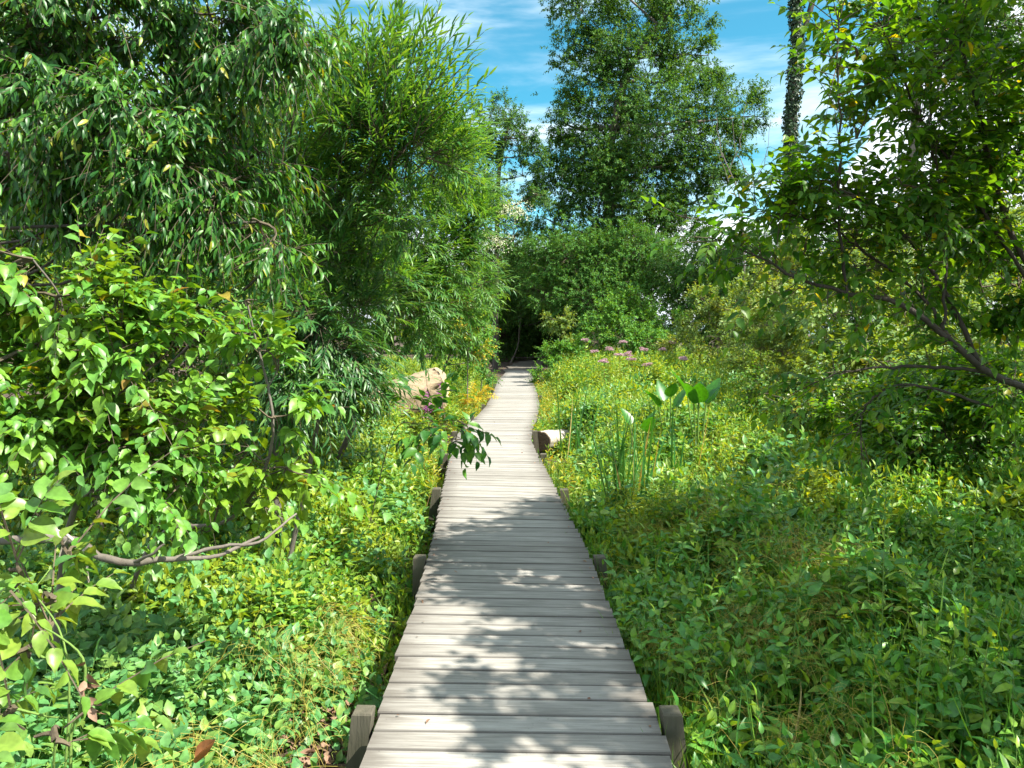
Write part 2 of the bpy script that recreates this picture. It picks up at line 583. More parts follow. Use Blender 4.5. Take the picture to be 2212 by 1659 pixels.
def gz(x, y):
    d = np.abs(x - pc(y))
    return GZ + .05 * wav(x, y) * np.clip(d - .7, 0, 1) + .35 * np.clip((y - 26) / 6, 0, 1)


g = Geo()
xs = np.concatenate([np.linspace(-400, -30, 12), np.linspace(-25, 25, 140), np.linspace(30, 400, 12)])
ys = np.concatenate([np.linspace(-200, -12, 8), np.linspace(-8, 60, 200), np.linspace(65, 600, 12)])
X, Y = np.meshgrid(xs, ys)
V = np.stack([X, Y, gz(X, Y)], -1).reshape(-1, 3)
nx, ny = len(xs), len(ys)
i, j = np.meshgrid(np.arange(ny - 1), np.arange(nx - 1), indexing='ij')
a = (i * nx + j).reshape(-1)
g.add(V, np.stack([a, a + 1, a + nx + 1, a + nx], -1), 0, True)
tag(g.build('ground', [M['soil']]), 'dark marshy soil with leaf litter under all the plants', 'ground', kind='structure')

# ------------------------------------------------------------------ boardwalk
m, nt = new_mat('weathered_plank')
tcn = nd(nt, 'ShaderNodeTexCoord')
ge = nd(nt, 'ShaderNodeNewGeometry')
uv = nd(nt, 'ShaderNodeUVMap')
uv.uv_map = 'board'
su = nd(nt, 'ShaderNodeSeparateXYZ')
nt.links.new(uv.outputs[0], su.inputs[0])
rnd = ge.outputs['Random Per Island']
cmb = nd(nt, 'ShaderNodeCombineXYZ')
nt.links.new(mathn(nt, 'MULTIPLY', su.outputs[0], 2.2), cmb.inputs[0])
nt.links.new(mathn(nt, 'MULTIPLY', su.outputs[1], 60.0), cmb.inputs[1])
nt.links.new(mathn(nt, 'MULTIPLY', rnd, 57.0), cmb.inputs[2])
grain = noise(nt, cmb.outputs[0], 1.6, 7, .65, .6)
cmb2 = nd(nt, 'ShaderNodeCombineXYZ')
nt.links.new(mathn(nt, 'MULTIPLY', su.outputs[0], 1.0), cmb2.inputs[0])
nt.links.new(mathn(nt, 'MULTIPLY', su.outputs[1], 6.0), cmb2.inputs[1])
nt.links.new(mathn(nt, 'MULTIPLY', rnd, 31.0), cmb2.inputs[2])
blot = noise(nt, cmb2.outputs[0], 3.2, 5, .6)
base = mixc(nt, rnd, (.265, .252, .228), (.365, .352, .325))
col = mixc(nt, mapr(nt, grain, .34, .66, 0, 1), mixc(nt, 1.0, base, (.62, .60, .58), 'MULTIPLY'), mixc(nt, 1.0, base, (1.12, 1.11, 1.1), 'MULTIPLY'))
# grime that creeps in from both ends of each board
ed = mathn(nt, 'ABSOLUTE', mathn(nt, 'SUBTRACT', su.outputs[0], 0.6))
ed = mathn(nt, 'ADD', ed, mathn(nt, 'MULTIPLY', mathn(nt, 'SUBTRACT', blot, .5), .55))
ed = mapr(nt, ed, .38, .66, 0, .85, True)
bl_ = mapr(nt, blot, .32, .68, .80, 1.12)
bc_ = nd(nt, 'ShaderNodeCombineColor')
for i in range(3):
    nt.links.new(bl_, bc_.inputs[i])
col = mixc(nt, 1.0, col, bc_.outputs[0], 'MULTIPLY')
col = mixc(nt, ed, col, (.105, .092, .078))
edv = mathn(nt, 'ABSOLUTE', mathn(nt, 'SUBTRACT', su.outputs[1], .07))
edv = mathn(nt, 'ADD', edv, mathn(nt, 'MULTIPLY', mathn(nt, 'SUBTRACT', grain, .5), .02))
col = mixc(nt, mapr(nt, edv, .057, .068, 0, .8, True), col, (.075, .066, .058))
spots = mapr(nt, noise(nt, tcn.outputs['Object'], 75, 2, .5), .70, .76, 0, .6)
col = mixc(nt, spots, col, (.07, .06, .05))
pb = nd(nt, 'ShaderNodeBsdfPrincipled')
nt.links.new(col, pb.inputs['Base Color'])
pb.inputs['Roughness'].default_value = .78
pb.inputs['Specular IOR Level'].default_value = .35
bp = nd(nt, 'ShaderNodeBump')
bp.inputs['Strength'].default_value = .35
bp.inputs['Distance'].default_value = .004
nt.links.new(grain, bp.inputs['Height'])
nt.links.new(bp.outputs[0], pb.inputs['Normal'])
out = nd(nt, 'ShaderNodeOutputMaterial')
nt.links.new(pb.outputs[0], out.inputs[0])
M['plank'] = m
M['post'] = barkmat('old_timber', (.065, .058, .04), (.12, .105, .075), 26, .12, .4)

bw = empty('boardwalk', (0, 0, 0), 'narrow grey plank boardwalk winding straight ahead through the marsh plants', 'boardwalk')
# arc-length march along the centre line
s_y = np.arange(-2, 33.0, .002)
s_x = pc(s_y)
k_ = np.ones(301) / 301
s_x = np.convolve(np.pad(s_x, 150, 'edge'), k_, 'valid')
PITCHB = 0.1455
seg = np.concatenate([[0], np.cumsum(np.hypot(np.diff(s_x), np.diff(s_y)))])
bc = np.arange(0.05, seg[-1] - .1, PITCHB)
brd = []
rb = np.random.default_rng(3)
for s in bc:
    yy = np.interp(s, seg, s_y)
    xx = np.interp(s, seg, s_x)
    ang = np.interp(yy, [0, 3, 6, 8, 11, 13, 16, 30], [-.035, -.035, -.06, -.11, -.12, -.06, -.01, 0])
    ca, sa = math.cos(ang), math.sin(ang)
    l = HW / ca + rb.normal() * .005
    r = HW / ca + rb.normal() * .005
    w = .0672 * (1 + rb.normal() * .010)
    z0 = .0015 * rb.normal()
    tl = .0015 * rb.normal()
    brd.append((xx, yy, ca, sa, l, r, w, z0, tl))
g = Geo()
vs, fs, uvs = [], [], []
prof = [(-1, -.034), (-1, -.006), (-.93, 0), (.93, 0), (1, -.006), (1, -.034)]
nseg = 6
for bi, (xx, yy, ca, sa, l, r, w, z0, tl) in enumerate(brd):
    b0 = len(vs)
    sag = rb.normal() * .001
    wob = rb.normal(size=nseg + 1) * .0007
    for q in range(nseg + 1):
        t = q / nseg
        u = -l + (l + r) * t
        for (pw, pz) in prof:
            v_ = pw * w + wob[q]
            vs.append((xx + u * ca - v_ * sa, yy + u * sa + v_ * ca, pz + z0 + tl * (t - .5) * 2 + sag * math.sin(t * 3.14)))
            uvs.append((u + .6, v_ + .07))
    for q in range(nseg):
        for e in range(6):
            e2 = (e + 1) % 6
            fs.append((b0 + q * 6 + e, b0 + (q + 1) * 6 + e, b0 + (q + 1) * 6 + e2, b0 + q * 6 + e2))
    fs.append((b0, b0 + 1, b0 + 4, b0 + 5)); fs.append((b0 + 1, b0 + 2, b0 + 3, b0 + 4))
    e0 = b0 + nseg * 6
    fs.append((e0 + 5, e0 + 4, e0 + 1, e0)); fs.append((e0 + 4, e0 + 3, e0 + 2, e0 + 1))
g.add(vs, fs)
deck = g.build('deck', [M['plank']], bw)
ul = deck.data.uv_layers.new(name='board')
li = np.empty(len(deck.data.loops), np.int32)
deck.data.loops.foreach_get('vertex_index', li)
ul.data.foreach_set('uv', np.array(uvs, np.float32)[li].reshape(-1))


def box_along(g, p, q, w, h, mat=0):
    p, q = np.array(p, float), np.array(q, float)
    d = nrm(q - p)
    s = np.array([d[1], -d[0], 0]) / math.hypot(d[0], d[1])
    vv = []
    for c in (p, q):
        for a_, b_ in ((-1, -1), (1, -1), (1, 1), (-1, 1)):
            vv.append(c + s * a_ * w / 2 + UP * b_ * h / 2)
    g.add(vv, [(0, 1, 2, 3), (7, 6, 5, 4), (0, 4, 5, 1), (1, 5, 6, 2), (2, 6, 7, 3), (3, 7, 4, 0)], mat)


for sd in (-1, 1):
    g = Geo()
    yy = np.concatenate([[-2], np.arange(3.15, 32, 2.3), [32.5]])
    for a_, b_ in zip(yy[:-1], yy[1:]):
        box_along(g, (pc(a_) + sd * .50, a_ + .001, -.125), (pc(b_) + sd * .50, b_ - .001, -.125), .04, .17)
    g.build('side_beam', [M['post']], bw)
for i, y0 in enumerate(np.arange(3.15, 26, 2.3)):
    for sd in (-1, 1):
        if sd == 1 and i in (6, 8):
            continue
        x0 = pc(y0) + sd * (HW + .052)
        top = .045 + rb.normal() * .012
        g = Geo()
        h = .042
        tw = rb.normal() * .04 - .035
        lean = rb.normal(size=2) * .015 + np.array([-sd * .02, 0])
        rings = []
        zs = [GZ - .2, -.2, -.05, top - .008, top]
        for zi, z in enumerate(zs):
            hh = h * (.9 if zi == 4 else 1)
            for (a_, b_) in ((-1, -1), (1, -1), (1, 1), (-1, 1)):
                X_ = a_ * hh * math.cos(tw) - b_ * hh * math.sin(tw) + lean[0] * (z - top)*4
                Y_ = a_ * hh * math.sin(tw) + b_ * hh * math.cos(tw) + lean[1] * (z - top)
                rings.append((x0 + X_, y0 + Y_, z))
        f = []
        for q in range(4):
            for e in range(4):
                e2 = (e + 1) % 4
                f.append((q * 4 + e, q * 4 + e2, q * 4 + 4 + e2, q * 4 + 4 + e))
        f.append((16, 17, 18, 19))
        g.add(rings, f)
        g.build('post', [M['post']], bw)

# dirt path beyond the boards
g = Geo()
yy = np.linspace(32.2, 46, 60)
cx = pc(yy)
L_, R_ = cx - .75 - .08 * np.sin(yy * 2.1), cx + .75 + .08 * np.sin(yy * 1.7)
zz = np.interp(yy, [32.2, 34, 46], [-.03, .0, .02])
V = np.stack([np.stack([L_, yy, zz], 1), np.stack([R_, yy, zz], 1)], 1).reshape(-1, 3)
q = np.arange(59) * 2
g.add(V, np.stack([q, q + 1, q + 3, q + 2], 1))
M['dirt'] = barkmat('trodden_dirt', (.10, .085, .07), (.19, .165, .14), 6, 1, .3)
tag(g.build('path', [M['dirt']]), 'trodden dirt path in deep shade past the end of the boards', 'path', kind='structure')


# ------------------------------------------------------------------ ground cover
def scatter(n, y0, y1, side, xmax=14.0, power=1.0, edge=.66, margin=1.6):
    """random plan positions on one side of the boards inside a widened view wedge"""
    y = y0 + (y1 - y0) * rng.random(n) ** power
    w = np.minimum(.68 * y + margin, xmax)
    d = rng.random(n)
    x = pc(y) + side * (edge + d * np.maximum(w - edge, .1))
    return x, y


def clumps(n, per, y0, y1, side, xmax=14.0, power=1.0, edge=.66, margin=1.6, sd=.13, dz=.10):
    m = max(3, n // per)
    cx_, cy_ = scatter(m, y0, y1, side, xmax, power, edge, margin)
    i = rng.integers(0, m, n)
    r_ = rng.normal(size=(n, 2)) * (sd * (.6 + .8 * rng.random(m)))[i][:, None]
    x, y = cx_[i] + r_[:, 0], cy_[i] + r_[:, 1]
    z = (rng.normal(size=m) * dz)[i] - 1.6 * dz * (r_ ** 2).sum(1) / sd ** 2 * .35
    sc_ = (.65 + .7 * rng.random(m))[i]
    k = np.abs(x - pc(y)) > edge - .03
    return x[k], y[k], z[k], sc_[k]


def stand(g, x, y, top, stem, k, ln, wd, tmpl, mats, ang=70, hang=.15, lean=.2, mode='spiral', face=.9, jit=.25, rad=.002, s0=.25, droop=.05, psc=None):
    """upright leafy stems whose tips reach height top"""
    n = len(x)
    stem = np.broadcast_to(stem, (n,)) * (0.8 + .4 * rng.random(n))
    D = nrm(UP + lean * rng.normal(size=(n, 3)))
    P = np.stack([x, y, top - stem], 1)
    L, tw = twig_leaves(P, D, stem, k, ln, wd, ang, hang, droop, s0, face, mode, jit)
    if psc is not None:
        q = np.repeat(psc, k)
        L = (L[0], L[1], L[2], L[3] * q, L[4] * q)
    keep = L[0][:, 2] > GZ
    L = tuple(a[keep] for a in L)
    # keep the boards clear
    dd = np.abs(L[0][:, 0] - pc(L[0][:, 1]))
    keep = (dd > HW + .0) | (L[0][:, 2] < -.08) | (rng.random(len(dd)) < .02)
    L = tuple(a[keep] for a in L)
    g.leaves(L, tmpl, mats[0])
    g.tubes(tw, np.array([1.4, 1.1, .8, .5])[None] * rad * np.ones((n, 1)), 3, mats[1])


def sstep(v, a, b):
    t = np.clip((v - a) / (b - a), 0, 1)
    return t * t * (3 - 2 * t)


DIPS = [(.85, 11.4, .65, 1.3, .5), (-1.5, 12.9, .8, 2.0, .30), (-.9, 4.2, .35, 2.5, .1)]


def dips(x, y):
    return sum(a * np.exp(-((x - cx_) / rx_) ** 2 - ((y - cy_) / ry_) ** 2) for cx_, cy_, rx_, ry_, a in DIPS)


def top_right(x, y):
    d = np.abs(x - pc(y)) - HW
    h = -.12 + .28 * sstep(d, .05, 1.2) + .15 * sstep(d, 1.2, 3)
    h += sstep(y, 6, 13) * .32 * sstep(d, .0, 1.2) + sstep(y, 13, 24) * .28 * sstep(d, 0, 1.5)
    return h - dips(x, y) + .11 * wav(x * 1.6, y * 1.3) * sstep(d, .1, .8)


def top_left(x, y):
    d = np.abs(x - pc(y)) - HW
    h = -.22 + .30 * sstep(d, .1, .9) + .22 * sstep(d, .8, 2.2)
    h += sstep(y, 7, 14) * .30 * sstep(d, .1, 1.0)
    return h - dips(x, y) + .09 * wav(x * 1.9 + 3, y * 1.4) * sstep(d, .1, .8)


# left, near: round bluish jewelweed leaves
g = Geo()
x, y, z, q = clumps(5200, 14, 1.5, 5.2, -1, 4.2, dz=.07)
stand(g, x, y, top_left(x, y) + z, .42, 11, .066, .041, OV_MD, (0, 1), hang=.30, psc=q)
tag(g.build('jewelweed', [M['jewel'], M['twig_green']]), 'low mass of rounded blue green leaves filling the bottom corner left of the boards', 'ground cover', kind='stuff')
# left, further: sunny low herbs
g = Geo()
x, y, z, q = clumps(15000, 16, 4.2, 12, -1, 7.0, dz=.08)
stand(g, x, y, top_left(x, y) + z + .03, .38, 10, .064, .036, OV_LO, (0, 1), hang=.25, psc=q)
x, y, z, q = clumps(10000, 16, 11, 30, -1, 6.0, dz=.12)
stand(g, x, y, top_left(x, y) + z + .05, .45, 10, .085, .042, OV_LO, (0, 1), hang=.25, psc=q)
tag(g.build('sunny_herbs', [M['jewel_y'], M['twig_green']]), 'bright yellow green low herbs along the left edge of the boards further on', 'ground cover', kind='stuff')
# right, near: shaded narrow-leaved herbs
g = Geo()
x, y, z, q = clumps(8600, 18, 1.4, 6.8, 1, 6.5, dz=.13, sd=.15)
stand(g, x, y, top_right(x, y) + z + .03, .46, 11, .072, .028, LA_MD, (0, 1), hang=.18, psc=q)
x, y, z, q = clumps(4600, 16, 1.4, 6.8, 1, 6.5, dz=.13, sd=.15)
stand(g, x, y, top_right(x, y) + .05 + z, .4, 9, .070, .040, OV_MD, (0, 1), hang=.2, psc=q)
tag(g.build('shaded_herbs', [M['shade'], M['twig_green']]), 'shaded dark green herbs with narrow leaves filling the corner right of the boards', 'ground cover', kind='stuff')
# right, further: sunlit meadow
g = Geo()
x, y, z, q = clumps(14000, 16, 5.6, 14, 1, 9, dz=.11, sd=.16)
stand(g, x, y, top_right(x, y) + z + .03, .45, 10, .078, .044, OV_LO, (0, 1), hang=.22, psc=q)
x, y, z, q = clumps(8000, 16, 5.6, 14, 1, 9, dz=.13, sd=.16)
stand(g, x, y, top_right(x, y) + z + .06, .5, 14, .085, .020, LA_LO, (0, 1), hang=.1, psc=q)
x, y, z, q = clumps(16000, 18, 13, 30, 1, 14, dz=.15, sd=.22)
stand(g, x, y, top_right(x, y) + z + .03, .55, 11, .10, .048, OV_LO, (0, 1), hang=.22, rad=.003, psc=q)
x, y, z, q = clumps(9000, 18, 13, 30, 1, 14, dz=.17, sd=.22)
stand(g, x, y, top_right(x, y) + z + .1, .6, 14, .11, .026, LA_LO, (0, 1), hang=.1, rad=.003, psc=q)
tag(g.build('meadow_herbs', [M['jewel_y'], M['twig_green']]), 'sunlit yellow green meadow of leafy herbs right of the boards', 'ground cover', kind='stuff')
# greener, broader leaved drifts through the meadow
g = Geo()
x, y, z, q = clumps(5200, 26, 5.2, 16, 1, 9, dz=.10, sd=.24)
stand(g, x, y, top_right(x, y) + z + .06, .45, 9, .095, .055, OV_MD, (0, 1), hang=.3, psc=q)
x, y, z, q = clumps(2600, 24, 4.5, 14, -1, 5, dz=.08, sd=.2)
stand(g, x, y, top_left(x, y) + z + .04, .40, 9, .08, .05, OV_MD, (0, 1), hang=.3, psc=q)
tag(g.build('broad_herbs', [M['jewel'], M['twig_green']]), 'drifts of broader bluish green herbs mixed through the sunny meadow', 'ground cover', kind='stuff')
# yellowing ferny fringe beside the boards
g = Geo()
n = 800
y = 8 + 17 * rng.random(n)
x = pc(y) + np.where(rng.random(n) < .75, 1, -1) * (HW + .06 + rng.exponential(.28, n))
k = dips(x, y) < .12
x, y = x[k], y[k]
stand(g, x, y, GZ + .28 + .35 * rng.random(len(x)), .4, 12, .08, .022, LA_LO, (0, 1), hang=.1)
tag(g.build('yellow_fringe', [M['shrub_yel'], M['twig_red']]), 'orange yellow turning herbs fringing the sunlit stretch of boards', 'ground cover', kind='stuff')


def grass(g, x, y, z, ln, wd, lean=.35, mats=0):
    n = len(x)
    D = nrm(UP + lean * rng.normal(size=(n, 3)))
    N = fresh(n)
    ln = ln * (.6 + .7 * rng.random(n))
    k = (np.abs(x - pc(y)) > HW + .01) & (dips(x, y) < .12)
    a = (np.stack([x, y, z], 1)[k], D[k], N[k], ln[k], (wd * (.7 + .6 * rng.random(n)))[k])
    g.leaves(a, BLADE, mats)


g = Geo()
n = 6500
y = 1.8 + 26 * rng.random(n) ** 1.1
d = rng.exponential(.16, n)
x = pc(y) + HW + .02 + d
grass(g, x, y, np.full(n, GZ) + .10 + .06 * sstep(y, 4, 9), .28, .006)
x = pc(y) - HW - .05 - rng.exponential(.25, n)
k = (y > 4.0) & (rng.random(n) < .3)
grass(g, x[k], y[k], np.full(k.sum(), GZ) + .02, .28, .006)
x, y = scatter(3000, 2, 14, 1, 6)
grass(g, x, y, top_right(x, y) - .25, .42, .008)
tag(g.build('grass', [M['grass']]), 'thin bright grass blades edging both sides of the boards', 'grass', kind='stuff')

# dodder: tangled yellow threads over the herbs
g = Geo()
patches = [(1560, 1200, 4.3, .45, 1), (1450, 1300, 3.8, .3, .8), (1700, 1080, 5.2, .5, 1), (1850, 1150, 4.6, .5, .8), (1500, 1060, 6.0, .5, 1),
           (1750, 1500, 3.1, .3, .6), (1620, 1030, 6.6, .6, 1), (1640, 950, 8.0, .6, .7), (740, 1230, 4.6, .22, .8), (500, 1520, 2.9, .20, .8), (780, 1260, 4.4, .2, .7),
           (400, 1600, 2.7, .2, .6), (1280, 1180, 5.6, .2, .4), (650, 1330, 3.9, .25, .5)]
pl = []
for (px, py, Yp, rr, am) in patches:
    c = at(px, py, Yp)
    side = 1 if c[0] > 0 else -1
    n = int(420 * am * rr / .4)
    mm = max(3, int(9 * rr / .4))
    ic = rng.integers(0, mm, n)
    x0 = c[0] + (rng.normal(size=mm) * rr * .6)[ic] + rng.normal(size=n) * .05
    y0 = c[1] + (rng.normal(size=mm) * rr * .9)[ic] + rng.normal(size=n) * .05
    tf = top_right if side > 0 else top_left
    z0 = tf(x0, y0) + .02 + .04 * rng.normal(size=n)
    S = 14
    stp = np.cumsum(rng.normal(size=(n, S, 3)) * np.array([.006, .006, .005]), 1) * .7
    d0 = fresh(n)[:, None] * np.array([1, 1, .5]) * .007
    p = np.cumsum(stp + d0, 1) + np.stack([x0, y0, z0], 1)[:, None]
    p[:, :, 2] -= .012 * (np.arange(S) - 3) ** 2 / 8
    ok = (np.abs(p[:, :, 0] - pc(p[:, :, 1])) > HW).all(1)
    pl.append(p[ok])
pl = np.concatenate(pl)
g.tubes(pl, np.full(pl.shape[:2], .0008), 3)
tag(g.build('dodder_threads', [M['dodder']]), 'tangled golden threads of dodder draped over the low herbs', 'vine', kind='stuff')

# leaf litter on the bare strips beside the boards
g = Geo()
n = 3500
y = 1.5 + 8 * rng.random(n) ** 1.3
x = np.where(rng.random(n) < .75, pc(y) - HW - rng.random(n) * .7, pc(y) + HW + rng.random(n) * .35)
P = np.stack([x, y, GZ + .01 + .03 * rng.random(n)], 1)
D = nrm(rng.normal(size=(n, 3)) * np.array([1, 1, .25]))
N = nrm(UP + .45 * rng.normal(size=(n, 3)))
g.leaves((P, D, N, .045 + .04 * rng.random(n), .022 + .02 * rng.random(n)), OV_MD, 0)
n = 70
y = 2.6 + 12 * rng.random(n)
x = pc(y) + np.sign(rng.normal(size=n)) * HW * (1 - np.minimum(rng.exponential(.18, n), 1))
x = np.clip(x, pc(y) - HW + .04, pc(y) + HW - .04)
g.leaves((np.stack([x, y, np.full(n, .006)], 1), nrm(rng.normal(size=(n, 3)) * np.array([1, 1, .1])), nrm(UP + .3 * rng.normal(size=(n, 3))), .012 + .03 * rng.random(n), .008 + .012 * rng.random(n)), OV_MD, 0)
tag(g.build('leaf_litter', [M['litter']]), 'brown dead leaves on the bare soil beside the boards', 'leaf litter', kind='stuff')


# ------------------------------------------------------------------ plants
def B(lst, dz=1.0):
    """blobs from (px, py, radius_px, Y [, depth factor])"""
    o = []
    for b in lst:
        c = at(b[0], b[1], b[3])
        r = b[2] * b[3] / F
        o.append((c, np.array([r, r * (b[4] if len(b) > 4 else dz), r])))
    return o


def plant(name, label, cat, base, blobs, spec, dens, leaf, bark, trunk=None, r0=.05, parts=('trunk', 'crown'), group=None, limbs=True, limb_r=None, extra=None, **kw):
    """thing > trunk, crown. trunk: list of points from the ground up; each blob gets a limb from the nearest trunk point"""
    base = np.array([base[0], base[1], gz(base[0], base[1])])
    e = empty(name, base, label, cat, group)
    g = Geo()
    if trunk is None:
        c = np.mean([b[0] for b in blobs], 0)
        trunk = [base, base + (c - base) * np.array([.3, .3, .5]), c]
    tp = smooth_path([base - UP * .05] + [np.asarray(t, float) for t in trunk[(1 if np.allclose(trunk[0], base) else 0):]], 26)
    rr = r0 * (1 - .72 * np.linspace(0, 1, 26)) * (1 + .05 * rng.normal(size=26))
    g.tubes(tp[None], rr[None], 9, 0)
    if limbs:
        for c, r in blobs:
            dist = np.linalg.norm(tp - c, axis=1) + np.clip(tp[:, 2] - c[2] + r[2] * .3, 0, 9) * 1.5
            i = int(np.argmin(dist))
            a = tp[i]
            if np.linalg.norm(a - c) < .05:
                continue
            mid = (a + c) / 2 + rng.normal(size=3) * .1 * np.linalg.norm(a - c) + UP * -.06 * np.linalg.norm(a - c)
            limb(g, [a, mid, c], min(rr[i] * .6, limb_r or 9), max(.004, rr[i] * .12), 10, 6)
    if extra:
        extra(g)
    g.build(parts[0], [bark], e)
    g = Geo()
    foliage(g, blobs, spec, dens, **kw)
    g.build(parts[1], [leaf, kw.get('twigmat', M['twig'])], e)
    return e


# --- left foreground shrub
base = at(230, 1500, 3.4)
sh = B([(70, 560, 75, 3.0), (120, 640, 95, 3.0), (40, 760, 120, 3.0), (230, 720, 100, 3.1), (160, 860, 140, 3.1), (330, 790, 85, 3.1),
        (60, 950, 130, 3.0), (300, 930, 120, 3.1), (410, 930, 90, 3.2), (200, 1060, 120, 3.1), (380, 1050, 80, 3.2)])
plant('broadleaf_shrub', 'big broadleaf shrub with overlapping yellow green leaves at the left edge', 'shrub', (-2.2, 3.5), sh, 'ovate_near', 4.2,
      M['shrub_left'], M['bark'], trunk=[(-2.2, 3.5, GZ), at(140, 1180, 3.3), at(220, 950, 3.2), at(140, 700, 3.1)], r0=.022, parts=('stem', 'foliage'), shell=.3, leafscale=.68, cluster=34, spread=.30)
base = at(560, 1260, 3.8)
sh = B([(530, 650, 28, 3.6), (540, 720, 48, 3.6), (600, 800, 60, 3.6), (590, 900, 70, 3.6), (540, 970, 80, 3.6), (620, 1010, 60, 3.6), (560, 1090, 70, 3.6), (470, 1100, 60, 3.5)])
plant('slender_shrub', 'slender upright shrub with pale leaves and grey stem in front of the willow', 'shrub', (-2.5, 4.6), sh, 'ovate_near', 2.8,
      M['shrub_left'], M['bark'], trunk=[(-2.5, 4.6, GZ), at(330, 1170, 4.1), at(500, 1120, 3.8), at(590, 940, 3.65), at(535, 660, 3.6)], r0=.017, parts=('stem', 'foliage'), shell=.3, leafscale=.82)

# --- big vine leaves in the bottom left corner
sh = B([(40, 1230, 80, 2.1), (110, 1290, 70, 2.1), (60, 1400, 80, 2.0), (30, 1530, 70, 1.95), (150, 1200, 60, 2.3), (120, 1600, 60, 1.9)])
plant('grape_vine', 'vine with large pale green leaves in the bottom left corner', 'vine', (-1.35, 2.0), sh, 'broad', 2.8, M['vine'], M['twig_green'],
      trunk=[(-1.35, 2.0, GZ), at(150, 1500, 2.0), at(60, 1250, 2.1)], r0=.006, limb_r=.003, parts=('stem', 'foliage'), shell=.2, leafscale=.7)

# --- leaf sprig leaning over the left edge of the boards
sh = B([(905, 885, 30, 6.0), (960, 905, 36, 5.8), (1000, 915, 26, 5.7), (930, 940, 30, 5.8), (985, 950, 22, 5.7)])
plant('leaning_sapling', 'dark sapling sprig leaning in over the left edge of the boards', 'sapling', (-1.35, 6.8), sh, 'ovate_near', 2.6, M['ash'], M['twig'],
      trunk=[(-1.35, 6.8, GZ), at(845, 945, 6.4), at(915, 915, 6.0), at(1030, 905, 5.6)], r0=.006, parts=('stem', 'foliage'), shell=.2, leafscale=1.15)

# --- willows on the left
rwh = np.random.default_rng(5)
WH = []
for q in range(74):
    ax_, ay_ = rwh.uniform(600, 930), rwh.uniform(180, 430)
    WH.append(((ax_, ay_), (ax_ + rwh.uniform(10, 130), ay_ - rwh.uniform(150, 260))))
wl = B([(830, 250, 60, 5.1), (870, 330, 70, 5.1), (760, 250, 120, 5.4), (880, 340, 120, 5.4), (700, 400, 110, 5.6),
        (830, 460, 120, 5.6), (700, 560, 110, 5.6), (940, 330, 50, 5.2), (620, 320, 100, 6.0), (690, 230, 60, 5.8), (640, 480, 100, 6)])
plant('willow', 'tall willow with narrow leaves reaching into the blue sky', 'willow', (-1.9, 6.2), wl, 'willow', 3.4, M['willow'], M['bark'],
      trunk=[(-1.9, 6.2, GZ), at(600, 900, 6.2), at(680, 600, 5.9), at(760, 360, 5.5), at(840, 220, 5.2)], r0=.045, upb=.75, shell=.35, spread=.35, jit=.16,
      whips=[(at(*a_, 5.0 + .05 * (i_ % 17)), at(*b_, 4.8 + .05 * (i_ % 17)), 20, .098, .017) for i_, (a_, b_) in enumerate([((880, 240), (1045, 50)), ((910, 290), (1055, 150)), ((905, 230), (1030, 110)), ((900, 260), (1048, 205)), ((840, 200), (870, -10)), ((860, 200), (945, 5)),
             ((880, 220), (990, 90)), ((900, 300), (1038, 265)), ((790, 170), (800, -20)), ((720, 200), (700, 20)), ((760, 180), (740, 30)), ((850, 230), (900, 60)), ((900, 330), (1010, 330)), ((870, 200), (960, 40)), ((820, 160), (840, 30)),
             ((880, 260), (1000, 170)), ((650, 200), (640, 60)), ((800, 170), (780, 40)), ((900, 280), (1020, 140)), ((920, 340), (1040, 380)), ((860, 240), (1010, 20)), ((690, 150), (760, -30))] + WH)])
wl = B([(940, 400, 75, 8.5), (995, 500, 60, 8.5), (930, 560, 95, 8.3), (1005, 590, 45, 8.5), (880, 650, 85, 8), (940, 660, 50, 8.4), (1000, 430, 40, 9), (970, 330, 40, 9), (800, 620, 100, 7.6), (880, 480, 95, 8.5)])
plant('willow', 'lower willow with sunlit yellow green narrow leaves arching to the path', 'willow', (-2.3, 8.9), wl, 'willow', 4.2, M['willow'], M['bark'],
      trunk=[(-2.3, 8.9, GZ), at(800, 830, 8.8), at(850, 650, 8.5), at(930, 450, 8.5)], r0=.05, upb=.45, shell=.35, jit=.18,
      whips=[(at(*a_, 8.5), at(*b_, 8.4), 18, .10, .018) for a_, b_ in [((980, 520), (1105, 450)), ((960, 560), (1090, 560)), ((960, 600), (1080, 640)), ((950, 480), (1085, 500)), ((940, 660), (1040, 690)), ((960, 430), (1060, 380)), ((930, 400), (1035, 420))]])
wl = B([(610, 680, 90, 5.2), (690, 700, 90, 5.2), (760, 700, 70, 5.6), (660, 800, 80, 5.2), (730, 800, 55, 5.5), (610, 800, 80, 5.2)])
plant('willow_bush', 'drooping dark willow bush hanging low over the herbs beside the cut log', 'shrub', (-1.75, 5.6), wl, 'willow', 4.2, M['willow_dark'], M['bark'],
      trunk=[(-1.75, 5.6, GZ), at(680, 950, 5.4), at(700, 800, 5.3)], r0=.03, upb=-.1, shell=.3, parts=('stem', 'foliage'))

